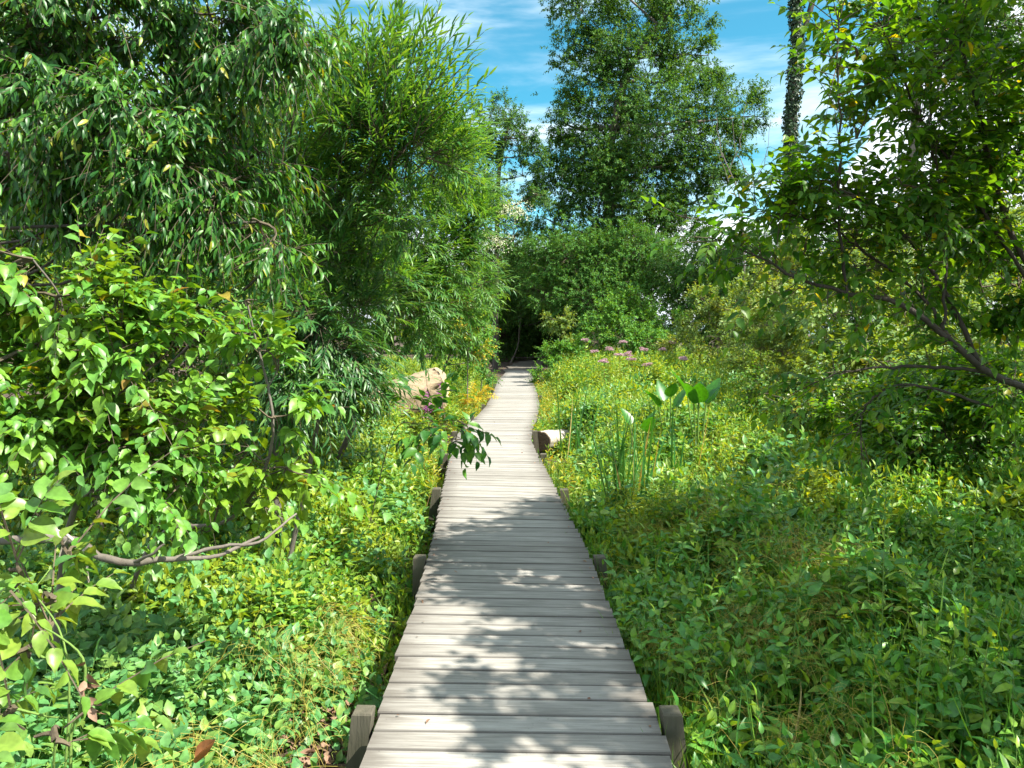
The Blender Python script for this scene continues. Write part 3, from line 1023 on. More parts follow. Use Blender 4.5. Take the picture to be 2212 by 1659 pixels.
# --- overhanging ash limbs upper left
al = B([(60, 60, 110, 3.9), (200, 40, 100, 3.9), (420, 30, 90, 4.0), (560, 60, 90, 4.0), (640, 90, 50, 4.0), (120, 200, 110, 3.9), (280, 260, 95, 3.8), (380, 380, 95, 3.8),
        (490, 400, 75, 3.9), (560, 480, 60, 3.9), (420, 480, 65, 3.9), (250, 410, 90, 4.0), (100, 390, 90, 4.0), (620, 540, 30, 3.9), (520, 200, 60, 4.2), (470, 150, 50, 4.2), (30, -20, 90, 4.2), (180, 130, 80, 4.1), (320, 60, 70, 4.1), (20, 330, 90, 4.2), (330, 160, 40, 4.3), (560, 330, 60, 4.2)])
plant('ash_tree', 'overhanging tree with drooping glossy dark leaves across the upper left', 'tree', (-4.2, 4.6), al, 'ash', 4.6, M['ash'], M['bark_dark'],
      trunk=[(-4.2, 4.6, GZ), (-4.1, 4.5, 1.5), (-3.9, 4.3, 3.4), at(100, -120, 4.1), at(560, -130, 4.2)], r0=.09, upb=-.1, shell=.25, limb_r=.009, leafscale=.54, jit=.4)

# --- thicket behind on the left
bl = B([(60, 480, 150, 8), (200, 560, 150, 8), (350, 600, 150, 8), (480, 620, 140, 8), (80, 300, 130, 9), (60, 150, 130, 9), (200, 350, 110, 9), (330, 420, 100, 9), (180, 60, 100, 9.5), (-80, 400, 150, 9)])
plant('thicket_tree', 'yellow green thicket tree behind the broadleaf shrub at far left', 'tree', (-4.6, 8.2), bl, 'small', 4.2, M['back_left'], M['bark'],
      trunk=[(-4.6, 8.2, GZ), at(160, 700, 8.2), at(120, 300, 8.6)], r0=.08)
bl = B([(300, 480, 120, 9.5), (420, 330, 110, 10), (560, 380, 120, 10), (560, 520, 120, 9.5), (620, 640, 110, 9), (300, 330, 90, 10), (500, 250, 80, 10.5), (250, 250, 60, 10), (640, 200, 90, 10.5), (520, 90, 80, 10.5), (680, 400, 90, 10), (740, 520, 90, 10), (420, 60, 60, 10.5), (800, 640, 90, 9.5)])
plant('thicket_tree', 'small leaved thicket tree seen between the overhanging limbs and the willow', 'tree', (-3.9, 9.6), bl, 'small', 3.6, M['back_left'], M['bark'],
      trunk=[(-3.9, 9.6, GZ), at(470, 650, 9.6), at(440, 320, 10)], r0=.07)
bl = B([(200, 760, 140, 7), (400, 740, 140, 7.2), (550, 760, 120, 7.4), (100, 720, 120, 7), (700, 860, 110, 8), (480, 880, 100, 6.5)])
plant('understory_shrub', 'dense shaded understory shrub deep behind the slender shrub', 'shrub', (-3.2, 7.4), bl, 'small', 4.5, M['back_left'], M['bark'], r0=.04, parts=('stem', 'foliage'))

bl = B([(60, 900, 120, 5.5), (230, 930, 110, 5.6), (380, 980, 90, 5.6), (120, 1050, 100, 5.0), (300, 1080, 90, 5.0), (-60, 900, 120, 5.5)])
plant('understory_shrub', 'low dark shrub under the broadleaf shrub at the far left', 'shrub', (-3.0, 5.6), bl, 'small', 4, M['back_left'], M['bark'], r0=.03, parts=('stem', 'foliage'))

# --- vine-covered bank left of the path, in the middle distance
bl = B([(985, 650, 60, 18), (1020, 620, 42, 18), (1030, 700, 34, 18), (995, 740, 48, 18.5), (1045, 775, 20, 20), (950, 700, 55, 18)])
plant('hedge_shrub', 'tall green shrub walling the left side of the path near its dark end', 'shrub', (-1.9, 18.6), bl, 'shrub_far', 4, M['shrub_lit'], M['bark'], r0=.05, parts=('stem', 'foliage'), leafscale=.8)
bl = B([(1008, 700, 22, 17.5), (1020, 745, 18, 17.8), (995, 665, 16, 17.5), (1030, 700, 13, 18)])
plant('yellow_shrub', 'shrub with bright yellow leaves between the cut log and the dark path end', 'shrub', (-1.05, 17.8), bl, 'shrub_far', 4, M['shrub_yel'], M['bark'], r0=.02, parts=('stem', 'foliage'), leafscale=.7)
bl = B([(1062, 790, 18, 22), (1052, 745, 20, 23), (1048, 800, 16, 21)])
plant('creeper_bush', 'shaded blue green creeper bush at the left of the path end', 'shrub', (-.95, 22.3), bl, 'shrub_far', 4, M['tree_mid'], M['bark'], r0=.02, parts=('stem', 'foliage'), leafscale=.8)

# --- distant trees
tl = B([(1255, 20, 60, 38), (1320, 90, 75, 38), (1440, 60, 62, 38), (1400, 160, 95, 38), (1270, 160, 62, 38), (1490, 150, 55, 38), (1300, 280, 95, 38), (1420, 290, 105, 37),
        (1520, 260, 75, 38), (1590, 230, 50, 39), (1630, 250, 34, 39), (1370, 400, 110, 37), (1250, 390, 85, 38), (1490, 360, 60, 38), (1205, 260, 32, 38), (1195, 390, 50, 38), (1175, 470, 40, 38), (1210, 330, 35, 38), (1240, 90, 30, 38), (1530, 120, 30, 38), (1560, 330, 40, 38), (1500, 440, 45, 38), (1150, 530, 50, 38), (1190, 560, 50, 38), (1480, 520, 50, 38), (1560, 400, 30, 38),
        (1290, 480, 95, 37), (1420, 460, 60, 38), (1370, 500, 80, 37), (1520, 20, 30, 39), (1460, -40, 60, 38), (1300, -50, 70, 38)])


def snag(g):
    limb(g, [at(1340, 215, 37.4), at(1352, 150, 37.4), at(1358, 60, 37.4)], .16, .07, 8, 7)


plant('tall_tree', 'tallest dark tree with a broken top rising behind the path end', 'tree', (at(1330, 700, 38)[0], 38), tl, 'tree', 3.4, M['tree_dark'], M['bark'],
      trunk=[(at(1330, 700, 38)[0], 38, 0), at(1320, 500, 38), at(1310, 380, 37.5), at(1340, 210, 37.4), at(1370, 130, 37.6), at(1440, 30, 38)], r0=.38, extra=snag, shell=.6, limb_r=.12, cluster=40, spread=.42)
tl = B([(1060, 250, 35, 34), (1100, 260, 42, 34), (1130, 290, 38, 34), (1090, 310, 45, 34), (1050, 320, 32, 34), (1150, 330, 25, 34), (1010, 290, 25, 34), (1060, 420, 40, 34), (1100, 440, 38, 34), (1030, 400, 35, 34), (1010, 470, 50, 34), (980, 330, 45, 34), (1050, 500, 45, 34), (1110, 510, 35, 34), (980, 400, 50, 34), (1160, 420, 30, 34), (1080, 560, 40, 34), (1130, 380, 22, 34)])
plant('locust_tree', 'smaller round topped tree between the willow and the tallest tree', 'tree', (at(1070, 700, 34)[0], 34), tl, 'tree_fine', 2.6, M['tree_dark'], M['bark_dark'],
      trunk=[(at(1070, 700, 34)[0], 34, 0), at(1075, 430, 34), at(1085, 330, 34), at(1105, 250, 34)], r0=.16, limb_r=.07)
tl = B([(1180, 560, 55, 33), (1230, 560, 60, 32), (1290, 570, 65, 32), (1350, 560, 65, 32), (1400, 580, 60, 32), (1200, 640, 55, 32), (1280, 650, 65, 31), (1370, 650, 65, 31), (1160, 620, 30, 34)])
plant('maple_tree', 'rounded leafy maple at the foot of the tallest tree right of the path end', 'tree', (at(1290, 700, 32)[0], 32), tl, 'tree_fine', 4, M['tree_mid'], M['bark'], r0=.15, limb_r=.06)
tl = B([(1470, 590, 55, 30), (1540, 600, 60, 30), (1600, 590, 60, 30), (1500, 640, 50, 29), (1570, 650, 60, 29), (1650, 560, 60, 31), (1660, 640, 60, 29)])
plant('dark_tree', 'low dark tree behind the mauve flowers and right of the maple', 'tree', (at(1550, 700, 30)[0], 30), tl, 'tree_fine', 4, M['tree_dark'], M['bark'], r0=.15, limb_r=.06)
tl = B([(1090, 600, 45, 46), (1130, 620, 50, 47), (1170, 600, 45, 46), (1110, 680, 55, 46), (1170, 690, 60, 46), (1080, 720, 50, 45), (1200, 730, 50, 45), (1130, 560, 25, 47), (1140, 740, 40, 49), (1060, 650, 40, 44)])
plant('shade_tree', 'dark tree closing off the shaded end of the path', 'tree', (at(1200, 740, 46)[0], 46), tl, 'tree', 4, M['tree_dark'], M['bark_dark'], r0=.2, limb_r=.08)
bl = [(np.array(c), np.array([r, r * 1.2, r])) for c, r in [((-2.2, 38, 2.8), 1.5), ((-.6, 40, 3.6), 1.3), ((1.3, 38, 3.6), 1.3), ((2.8, 38, 3.6), 1.6), ((4.5, 37, 4.0), 1.8), ((.2, 45, 4.4), 1.6), ((2.4, 44, 4.6), 1.8),
      ((4.6, 42, 5), 2.0), ((-2.4, 44, 3.6), 1.8), ((3.6, 49, 4.4), 2.2), ((.9, 51, 3.0), 2.2), ((-1.6, 51, 2.6), 2.0), ((3.4, 52, 1.8), 2.0), ((.6, 53, 1.2), 2.0), ((-2, 49, 1), 1.4), ((5.5, 46, 2), 2.2), ((3.8, 41, 1.6), 1.2)]]
plant('arching_tree', 'dark tree arching over the shaded far end of the path', 'tree', (3.9, 42.5), bl, 'tree', 4.5, M['tree_dark'], M['bark_dark'],
      trunk=[(3.9, 42.5, GZ), (3.6, 42.3, 2.5), (2.2, 42, 4.4)], r0=.16, limb_r=.07)
# leaning pale stem inside the dark gap
g = Geo()
e = empty('bare_sapling', (at(1105, 775, 42)[0], 42, 0), 'thin bare leaning stem inside the dark gap at the path end', 'sapling')
limb(g, [at(1100, 790, 42), at(1118, 750, 42), at(1124, 700, 42), at(1128, 660, 42)], .05, .03, 10, 6)
limb(g, [at(1121, 730, 42), at(1121, 690, 42), at(1118, 655, 42)], .03, .02, 8, 6)
g.build('stem', [M['bark']], e)

# --- woods that close off the view behind everything
g = Geo()
rw = np.random.default_rng(11)
bl = []
for px in np.arange(-200, 2500, 62):
    Yw = 58 + 8 * rw.random()
    topy = 560 + 45 * rw.random() + (-140 if px < 900 else 0) + (-80 if px > 1750 else 0)
    if 1060 < px < 1150:
        topy = 640
    for py in np.arange(topy, 760, 55):
        bl.append((px + 20 * rw.normal(), py, 48, Yw))
foliage(g, B(bl), 'tree', 3.2, rn=rw, leafscale=1.5, branch=False, mats=(0, 0))
tag(g.build('distant_woods', [M['tree_dark']]), 'dark line of far woods behind all the trees', 'woods', kind='stuff')

# --- middle-distance shrubs on the right of the path
def mid(label, name, lst, spec, dens, leaf, **kw):
    bl = B(lst)
    c = np.mean([b[0] for b in bl], 0)
    return plant(name, label, 'shrub', (c[0], c[1]), bl, spec, dens, leaf, M['bark'], r0=kw.pop('r0', .03), parts=('stem', 'foliage'), **kw)


mid('dense dark bush crowding the right side of the boards before the path end', 'round_bush', [(1190, 790, 26, 25), (1215, 780, 30, 25), (1180, 830, 22, 23.5), (1205, 820, 26, 24), (1240, 775, 22, 25)], 'shrub_far', 4.5, M['shrub_lit'], leafscale=.8)
mid('slim pale green sapling left of the big sunny bush', 'pale_sapling', [(1203, 690, 20, 28), (1216, 720, 18, 28), (1195, 715, 11, 28), (1220, 750, 16, 28)], 'shrub_far', 4, M['thick_right'], leafscale=.9)
mid('big sunny bush behind the mauve flowers', 'sunny_bush', [(1300, 700, 40, 26), (1340, 680, 45, 26), (1390, 700, 45, 26), (1290, 740, 35, 25), (1350, 735, 40, 25), (1400, 740, 35, 25), (1430, 700, 30, 26)], 'shrub_far', 3.6, M['shrub_lit'], leafscale=.9)
mid('loose shrub with greyish leaves below the low dark tree', 'grey_bush', [(1530, 680, 50, 20), (1590, 670, 50, 19), (1550, 730, 45, 19), (1620, 720, 50, 18), (1480, 730, 35, 21)], 'shrub_far', 3.6, M['thick_right'], leafscale=.8)
mid('tall flowering thicket right of the greyish shrub', 'flowering_thicket', [(1660, 700, 60, 14), (1720, 680, 60, 13.5), (1690, 760, 55, 13), (1640, 790, 45, 13), (1760, 740, 60, 13), (1720, 820, 50, 12)], 'ferny', 3.6, M['thick_right'], upb=.8)
mid('sunny yellow green thicket below the arching cherry branch', 'sunny_thicket', [(1800, 680, 70, 11), (1880, 700, 75, 11), (1850, 770, 65, 10.5), (1920, 780, 70, 10), (1960, 700, 70, 11), (1800, 820, 55, 10)], 'ovate_mid', 3.4, M['thick_right'])
mid('tall sunlit shrub seen through the cherry leaves at the right', 'sunlit_shrub', [(1700, 600, 60, 16), (1780, 560, 70, 16), (1870, 580, 70, 16), (1960, 560, 80, 16), (2060, 560, 90, 15), (2150, 560, 90, 15), (2050, 680, 90, 13), (2150, 700, 90, 13), (1650, 640, 50, 17)], 'shrub_far', 3.2, M['thick_right'], leafscale=.9)
mid('dark undergrowth bush at the right edge beneath the cherry', 'dark_bush', [(2000, 860, 80, 7.5), (2100, 880, 100, 7.2), (2180, 840, 100, 7), (1920, 880, 60, 7.8), (2050, 950, 80, 6.8), (2180, 960, 100, 6.6), (1840, 900, 55, 8.2), (2000, 960, 70, 6.8), (1930, 950, 60, 7.2)], 'ovate_mid', 4.4, M['tree_right'], leafscale=.8)

mid('low dark brush between the sunny thicket and the shaded herbs', 'low_brush', [(1700, 860, 45, 9.6), (1780, 890, 55, 9.0), (1850, 930, 50, 8.2), (1640, 850, 35, 10), (1760, 840, 45, 9.8), (1720, 910, 35, 8.8)], 'small', 4.2, M['back_left'], leafscale=.9)
mid('spindly sunlit shrub rising through the sunny thicket', 'spindly_shrub', [(1840, 600, 50, 12), (1900, 640, 50, 12), (1780, 640, 45, 12), (1950, 620, 55, 12), (2030, 640, 60, 12), (1700, 640, 45, 13), (1990, 720, 60, 11.5), (2080, 740, 60, 11)], 'small', 2.6, M['thick_right'], leafscale=1.2)
# --- ivy-clad trunk and bare trunks against the sky
def trunk_thing(label, pts, r0, r1, bark, ivy=0, name='dead_tree'):
    base = np.array([pts[0][0], pts[0][1], gz(pts[0][0], pts[0][1])])
    e = empty(name, base, label, 'tree')
    g = Geo()
    p = limb(g, pts, r0, r1, 30, 10)
    return e, g, p


pts = [at(1715, 760, 24), at(1712, 560, 24), at(1708, 420, 24), at(1710, 250, 24), at(1722, 100, 24), at(1716, -60, 24), at(1712, -160, 24)]
pts[0][2] = -.4
e, g, p = trunk_thing('ivy clad leaning trunk forking at the top against the blue sky', pts, .20, .11, M['bark_dark'], name='ivy_tree')
f2 = limb(g, [at(1722, 90, 24), at(1745, 40, 24), at(1765, -40, 24)], .10, .07, 8, 8)
g.build('trunk', [M['bark_dark']], e)
g = Geo()
n = 9000
t = rng.random(n) * 29
i = t.astype(int)
pp = p[i] + (p[np.minimum(i + 1, 29)] - p[i]) * (t - i)[:, None]
an = rng.random(n) * 6.283
o_ = np.stack([np.cos(an), np.sin(an), 0 * an], 1)
rr = (.21 - .10 * t / 29 + .07 * rng.random(n) ** 2 + .05 * np.maximum(0, np.sin(t * 1.7 + an)))
P = pp + o_ * rr[:, None]
g.leaves((P, nrm(fresh(n) + UP * -.7), nrm(o_ + .4 * fresh(n)), .07 + .05 * rng.random(n), .06 + .04 * rng.random(n)), OV_LO, 0)
g.build('ivy', [M['ivy']], e)
pts = [at(1960, 760, 26), at(1966, 480, 26), at(1975, 300, 26), at(1984, 150, 26), at(1990, 20, 26)]
pts[0][2] = -.4
e, g, p = trunk_thing('straight grey trunk between the ivy clad trunk and the right edge', pts, .20, .12, M['bark'], name='grey_tree')
limb(g, [at(1972, 340, 26), at(2010, 250, 26), at(2040, 130, 26)], .08, .03, 8, 6)
g.build('trunk', [M['bark']], e)
g = Geo()
foliage(g, B([(1990, 30, 70, 26), (2050, 60, 80, 26), (1930, 10, 50, 26), (2110, 80, 80, 26), (2180, 40, 90, 25), (1990, -60, 90, 26), (2120, -60, 100, 26), (2060, 150, 80, 26), (2160, 220, 90, 26), (1950, 90, 60, 26), (2200, 120, 80, 26), (2080, 300, 60, 26)]), 'tree', 2.4, upb=-.4, leafscale=1.1)
g.build('crown', [M['tree_dark'], M['twig']], e)
# bare twiggy sapling against the sky
base = at(1560, 480, 20)
e = empty('bare_sapling', (base[0], 20, GZ), 'bare twiggy sapling against the sky left of the ivy clad trunk', 'sapling')
g = Geo()
st = [np.array([at(1610, 600, 20)[0], 20, GZ]), at(1605, 480, 20), at(1560, 330, 20)]
limb(g, st, .03, .012, 12, 6)
for a_, b_, c_ in [((1600, 470), (1625, 400), (1660, 330)), ((1598, 450), (1570, 380), (1540, 300)), ((1610, 420), (1650, 360), (1665, 260)), ((1575, 370), (1600, 300), (1612, 220)), ((1560, 340), (1550, 290), (1546, 240)), ((1620, 380), (1590, 330), (1580, 250))]:
    limb(g, [at(*a_, 20), at(*b_, 20), at(*c_, 20)], .012, .004, 9, 4, wob=.02)
g.build('stem', [M['bark']], e)

# --- the near cherry on the right
e = empty('cherry_tree', (4.1, 5.4, GZ), 'dark leafed cherry with long arching branches over the right side', 'tree')
g = Geo()
b0 = np.array([4.1, 5.4, GZ])
limbs = [
    ([b0, at(2260, 900, 5.3), at(2130, 805, 5.1), at(2010, 700, 5), at(1930, 652, 4.9), at(1820, 628, 4.8), at(1720, 600, 4.7), at(1640, 555, 4.6), at(1530, 512, 4.5)], .030, .003),
    ([at(2130, 805, 5.1), at(2000, 560, 5.1), at(1900, 470, 5.0), at(1800, 400, 4.9), at(1730, 380, 4.8)], .018, .003),
    ([at(2060, 740, 5.0), at(1990, 640, 5.1), at(1860, 540, 5.0), at(1770, 480, 4.9), at(1620, 450, 4.8)], .014, .003),
    ([at(1830, 640, 4.8), at(1815, 480, 4.8), at(1812, 300, 4.7), at(1808, 120, 4.6), at(1812, 20, 4.6)], .011, .003),
    ([b0, at(2300, 760, 5.4), at(2180, 500, 5.3), at(2120, 260, 5.2), at(2080, 100, 5.0), at(2060, -80, 5.0)], .028, .007),
    ([at(2240, 640, 5.3), at(2100, 420, 5.2), at(1990, 260, 5.1), at(1930, 120, 4.9), at(1890, 30, 4.8)], .015, .003),
    ([at(2040, 700, 5.0), at(2040, 500, 5.1), at(2015, 300, 5.1), at(2010, 120, 5.0)], .011, .003),
    ([at(2130, 805, 5.1), at(1990, 790, 5.1), at(1850, 800, 5.0), at(1750, 830, 5.0)], .014, .004),
    ([at(2150, 880, 5.4), at(1960, 830, 5.3), at(1870, 880, 5.2), at(1860, 960, 5.2)], .012, .004),
    ([b0, (4.6, 4.0, 2.0), (3.9, 2.9, 3.0), (3.0, 2.3, 3.6)], .035, .008),
    ([b0, (4.3, 4.9, 2.4), (3.8, 4.4, 3.7), (3.3, 4.0, 4.4)], .035, .008),
]
LP = [limb(g, p_, r0_, r1_, 24, 7, wob=.006) for p_, r0_, r1_ in limbs]
g.build('trunk', [M['bark_dark']], e)
g = Geo()
# side twigs along every limb
P, D = [], []
for q, p_ in enumerate(LP):
    n = (60, 70, 80, 46, 80, 70, 70, 20, 20, 22, 22)[q]
    t = 5 + rng.random(n) * 17.9
    i = t.astype(int)
    tn = nrm(p_[np.minimum(i + 1, 23)] - p_[i])
    sd = nrm(fresh(n) + UP * .1)
    pp = p_[i] + (p_[np.minimum(i + 1, 23)] - p_[i]) * (t - i)[:, None]
    ln_ = (.15 + .35 * rng.random(n))[:, None]
    d_ = nrm(tn * .6 + sd * .8)
    P.append(pp + d_ * ln_ * .5)
    D.append(d_)
    ss = np.linspace(0, 1, 4)[None, :, None]
    g.tubes(pp[:, None] + (d_ * ln_)[:, None] * .5 * ss, np.full((n, 4), .003), 4, 1)
P, D = np.concatenate(P), np.concatenate(D)
L, tw = twig_leaves(P, D, .30, 8, .070, .038, 55, .25, .25, .1, .7, 'alt', .25)
g.leaves(L, OV_MD, 0)
g.tubes(tw, np.array([1, .85, .65, .4])[None] * .0022 * np.ones((len(tw), 1)), 3, 1)
cb = [(2100, 300, 90, 5.4), (2170, 480, 110, 5.5), (2000, 520, 85, 5.2), (2120, 620, 90, 5.5), (1950, 400, 75, 5), (1850, 300, 60, 4.8), (1900, 180, 55, 4.8), (1850, 110, 30, 4.6), (1900, 60, 40, 4.7),
      (1760, 430, 65, 4.8), (1850, 500, 80, 5), (1680, 470, 45, 4.7), (1610, 500, 35, 4.6), (1740, 540, 45, 4.8), (2180, 150, 80, 5.2), (2060, 120, 60, 5.1), (2190, 760, 80, 5.6), (2000, 600, 50, 5.2), (2000, 250, 55, 5.1),
      (1480, 470, 26, 4.7)]
foliage(g, B([b for b in cb if b[0] < 1960]), 'ovate_mid', 2.5, shell=.2, leafscale=.8)
foliage(g, B([b for b in cb if b[0] >= 1960] + [(2100, 420, 90, 5.6), (2190, 300, 90, 5.6), (2040, 400, 70, 5.4), (2200, 620, 90, 5.6), (2120, 200, 70, 5.4)]), 'ovate_mid', 2.7, shell=.2, leafscale=.8)
# unseen crown beyond the frame, clumps added to shade boards and herbs
oc = [((3.5, 3.0, 3.2), .5), ((2.9, 2.3, 3.6), .32), ((4.3, 2.6, 3.7), .6), ((5.0, 4.2, 4.0), .8), ((3.6, 4.6, 4.5), .5), ((3.3, 3.9, 3.7), .38), ((5.2, 6.2, 3.8), .9), ((5.6, 2.0, 3.4), .8), ((3.4, 1.4, 3.9), .35), ((6.2, 4.8, 3.0), 1.0), ((4.1, 5.3, 4.6), .5), ((2.75, 3.7, 3.5), .45), ((3.1, 3.1, 3.9), .45), ((2.9, 2.2, 3.7), .3), ((2.9, 4.4, 4.0), .35), ((8.0, 6.2, 4.6), 1.3), ((5.6, 2.7, 5.4), .9), ((4.4, 2.0, 3.2), .45), ((4.9, 3.0, 2.9), .5), ((4.5, 1.2, 3.6), .4), ((5.4, 4.0, 3.0), .5), ((6.6, 3.6, 6.2), 1.1), ((5.6, 4.2, 6.0), .9), ((6.8, 2.0, 5.2), 1.1), ((5.2, 3.4, 6.6), .7), ((7.4, 4.6, 5.4), 1.1), ((4.6, 1.6, 4.9), .5), ((4.9, 2.6, 5.9), .45)]
foliage(g, [(np.array(c), np.ones(3) * r) for c, r in oc if r < .55], 'ovate_mid', 2.6, shell=.2)
foliage(g, [(np.array(c), np.ones(3) * r) for c, r in oc if r >= .55], 'ovate_mid', 1.25, shell=.2, cluster=60, spread=.2)
g.build('crown', [M['tree_right'], M['twig']], e)

# ------------------------------------------------------------------ reeds, arum, flowers, tall weeds
def reeds(label, c, n, ln, w, spread, lean, mat, name='reed_clump'):
    e = empty(name, (c[0], c[1], GZ), label, 'reeds')
    for q in range(n):
        g = Geo()
        b = np.array([c[0] + rng.normal() * spread, c[1] + rng.normal() * spread, GZ])
        d = nrm(UP + lean * rng.normal(size=3) * np.array([1, .6, 0]))
        l = ln * (.65 + .4 * rng.random())
        bend = nrm(rng.normal(size=3) * np.array([1, .7, 0])) * l * .25 * rng.random() ** 1.5
        t = np.linspace(0, 1, 9)
        p = b + d * l * t[:, None] + bend * (t ** 2.2)[:, None] - UP * (np.linalg.norm(bend) * .5 * t ** 3)[:, None]
        wdt = w * np.array([.9, 1, 1, 1, .95, .85, .7, .42, .03])
        s = nrm(np.cross(d, nrm(rng.normal(size=3) * np.array([1, .4, 0]))))
        vv = np.concatenate([p - s * wdt[:, None] / 2, p + np.cross(s, d) * wdt[:, None] * .18, p + s * wdt[:, None] / 2])
        i = np.arange(8)
        f = np.concatenate([np.stack([i, i + 9, i + 10, i + 1], 1), np.stack([i + 9, i + 18, i + 19, i + 10], 1)])
        g.add(vv, f, 0, True)
        g.build('blade', [mat if rng.random() < .9 else M['reed_dry']], e)
    return e


reeds('tall clump of stiff upright blades in the sunlit herbs right of the boards', at(1345, 1165, 7.4), 34, 1.5, .030, .10, .12, M['reed'])
reeds('sparse upright blades beyond the short pale log on the right', (at(1245, 980, 11)[0], 11, GZ), 10, 1.6, .032, .12, .07, M['reed'])
reeds('small pair of dark blades between the big reed clump and the arum leaves', (at(1440, 1050, 8.3)[0], 8.3, GZ), 6, 1.4, .028, .14, .16, M['reed'])
reeds('little clump of pale blades at the foot of the dense dark bush', (at(1232, 860, 19)[0], 19, GZ), 8, 1.4, .03, .12, .15, M['grass'])
reeds('few dry arching blades in the shade at the lower right', at(1700, 1420, 3.3), 8, .55, .012, .05, .55, M['reed_dry'])


def arum(label, c, n, size):
    e = empty('arum_plant', (c[0], c[1], GZ), label, 'marsh plant')
    tmp = template([.04, .2, .4, .6, .8, .93], [.28, .5, .5, .42, .25, .12], .35, .12)
    for q in range(n):
        a = q / n * 6.283 + rng.random()
        o2 = np.array([math.cos(a), math.sin(a), 0])
        tip = np.array([c[0], c[1], c[2]]) + o2 * .13 * (.5 + rng.random()) + UP * .06 * rng.normal()
        g = Geo()
        limb(g, [(c[0] + o2[0] * .02, c[1] + o2[1] * .02, GZ), (c[0] + o2[0] * .05, c[1] + o2[1] * .05, (GZ + tip[2]) / 2), tip], .011, .008, 8, 6)
        g.build('stalk', [M['twig_green']], e)
        g = Geo()
        d = nrm(o2 * .55 + UP * (.6 + .5 * rng.random()))
        g.leaves((tip[None], d[None], nrm(UP * .4 - o2 + .3 * rng.normal(size=3))[None], np.array([size * (.8 + .35 * rng.random())]), np.array([size * .6])), tmp, 0)
        g.build('leaf_blade', [M['arum']], e)


arum('pair of broad dark paddle shaped leaves standing above the meadow herbs', at(1445, 880, 9.8), 4, .30)
arum('taller cluster of broad dark leaves right of the paddle leaf pair', at(1508, 870, 9.4), 6, .36)
arum('half hidden broad leaves just behind the big reed clump', at(1385, 930, 9.0), 3, .26)


def umbel(g, c, r, n, mat):
    a = rng.random(n) * 6.283
    q = r * np.sqrt(rng.random(n))
    P = c + np.stack([q * np.cos(a), q * np.sin(a), .35 * r * (1 - (q / r) ** 2) + .08 * r * rng.normal(size=n)], 1)
    g.leaves((P, nrm(fresh(n) + UP * .8), fresh(n), .02 + .016 * rng.random(n), .012 + .012 * rng.random(n)), OV_LO, mat)


jp = [(1265, 735, 21, 'first mauve flower head at the left end of the drift, nearest the dark bush'), (1318, 755, 19, 'mauve flower head standing left of the tight middle cluster'),
      (1347, 740, 20, 'upper mauve flower head of the tight middle cluster'), (1358, 765, 17.5, 'lower mauve flower head of the tight middle cluster'), (1365, 778, 16.5, 'lowest mauve flower head nearest the viewer in the middle'),
      (1338, 768, 18, 'small mauve flower head tucked left inside the middle cluster'), (1392, 757, 18.5, 'mauve flower head standing right of the middle cluster'), (1432, 755, 20, 'lone mauve flower head between the cluster and the twiggy shrub'),
      (1452, 742, 21, 'tallest mauve flower head near the twiggy shrub'), (1305, 782, 16, 'faint low mauve flower head amid the yellow herbs'), (1400, 790, 16, 'faint mauve flower head low on the right of the drift'),
      (1286, 760, 20, 'pale mauve flower head low at the left of the drift'), (1478, 775, 17, 'small mauve flower head beyond the paddle leaves')]
for (px, py, Yp, lab) in jp:
    c = at(px, py, Yp)
    e = empty('mauve_flower', (c[0], c[1], GZ), lab, 'flower', 'mauve flowers standing in the meadow')
    g = Geo()
    limb(g, [(c[0], c[1], GZ), (c[0] + .01, c[1], c[2] / 2), c], .006, .004, 8, 5)
    L, tw = twig_leaves(np.array([[c[0], c[1], c[2] - .7]]), UP[None], .62, 22, .13, .035, 75, .25, .02, .05, .8, 'spiral')
    g.leaves(L, LA_MD, 1)
    g.build('stem', [M['twig_red'], M['jewel_y']], e)
    g = Geo()
    for q in range(5):
        umbel(g, c + np.array([.075 * math.cos(q * 1.26), .075 * math.sin(q * 1.26), .02 * rng.normal()]) * (q > 0), .06, 90, 0)
    g.build('flower_head', [M['pink']], e)


def tall_weed(label, x, ytop, Yp, spec=(LA_MD, .06, .011), leaf='shade', k=40, wig=.03):
    t_ = at(x, ytop, Yp)
    b_ = np.array([t_[0] + rng.normal() * .04, t_[1], GZ])
    e = empty('tall_weed', b_, label, 'weed')
    g = Geo()
    p = limb(g, [b_, (b_ + t_) / 2 + rng.normal(size=3) * wig, t_], .004, .0018, 20, 5)
    g.build('stem', [M['twig_green']], e)
    g = Geo()
    Dv = nrm(t_ - b_)
    L, tw = twig_leaves(b_[None] + Dv * .25, Dv[None], np.linalg.norm(t_ - b_) - .25, k, spec[1], spec[2], 60, .05, .0, .02, .8, 'spiral', .2)
    g.leaves(L, spec[0], 0)
    g.build('leaves', [M[leaf]], e)


tall_weed('tall pale stem with whorled narrow leaves standing above the shaded herbs', 1915, 1005, 3.6, k=60)
tall_weed('thin leafy stem left of the tallest pale stem in the shade', 1740, 1120, 3.7, k=50)
tall_weed('leafy stem near the right edge above the shaded herbs', 2110, 1060, 3.4, (OV_MD, .06, .026), k=26)
tall_weed('short leafy stem low in the right hand shade with broad tip leaves', 1995, 1330, 2.9, (OV_MD, .05, .02), k=22)
tall_weed('dark reddish stem with paired yellow green leaves beside the big reed clump', 1322, 870, 7.2, (LA_MD, .11, .03), 'jewel_y', 30)
tall_weed('upright stem with narrow leaves at the edge of the sunny meadow right of the arums', 1640, 900, 8, (LA_MD, .09, .016), 'jewel_y', 50)

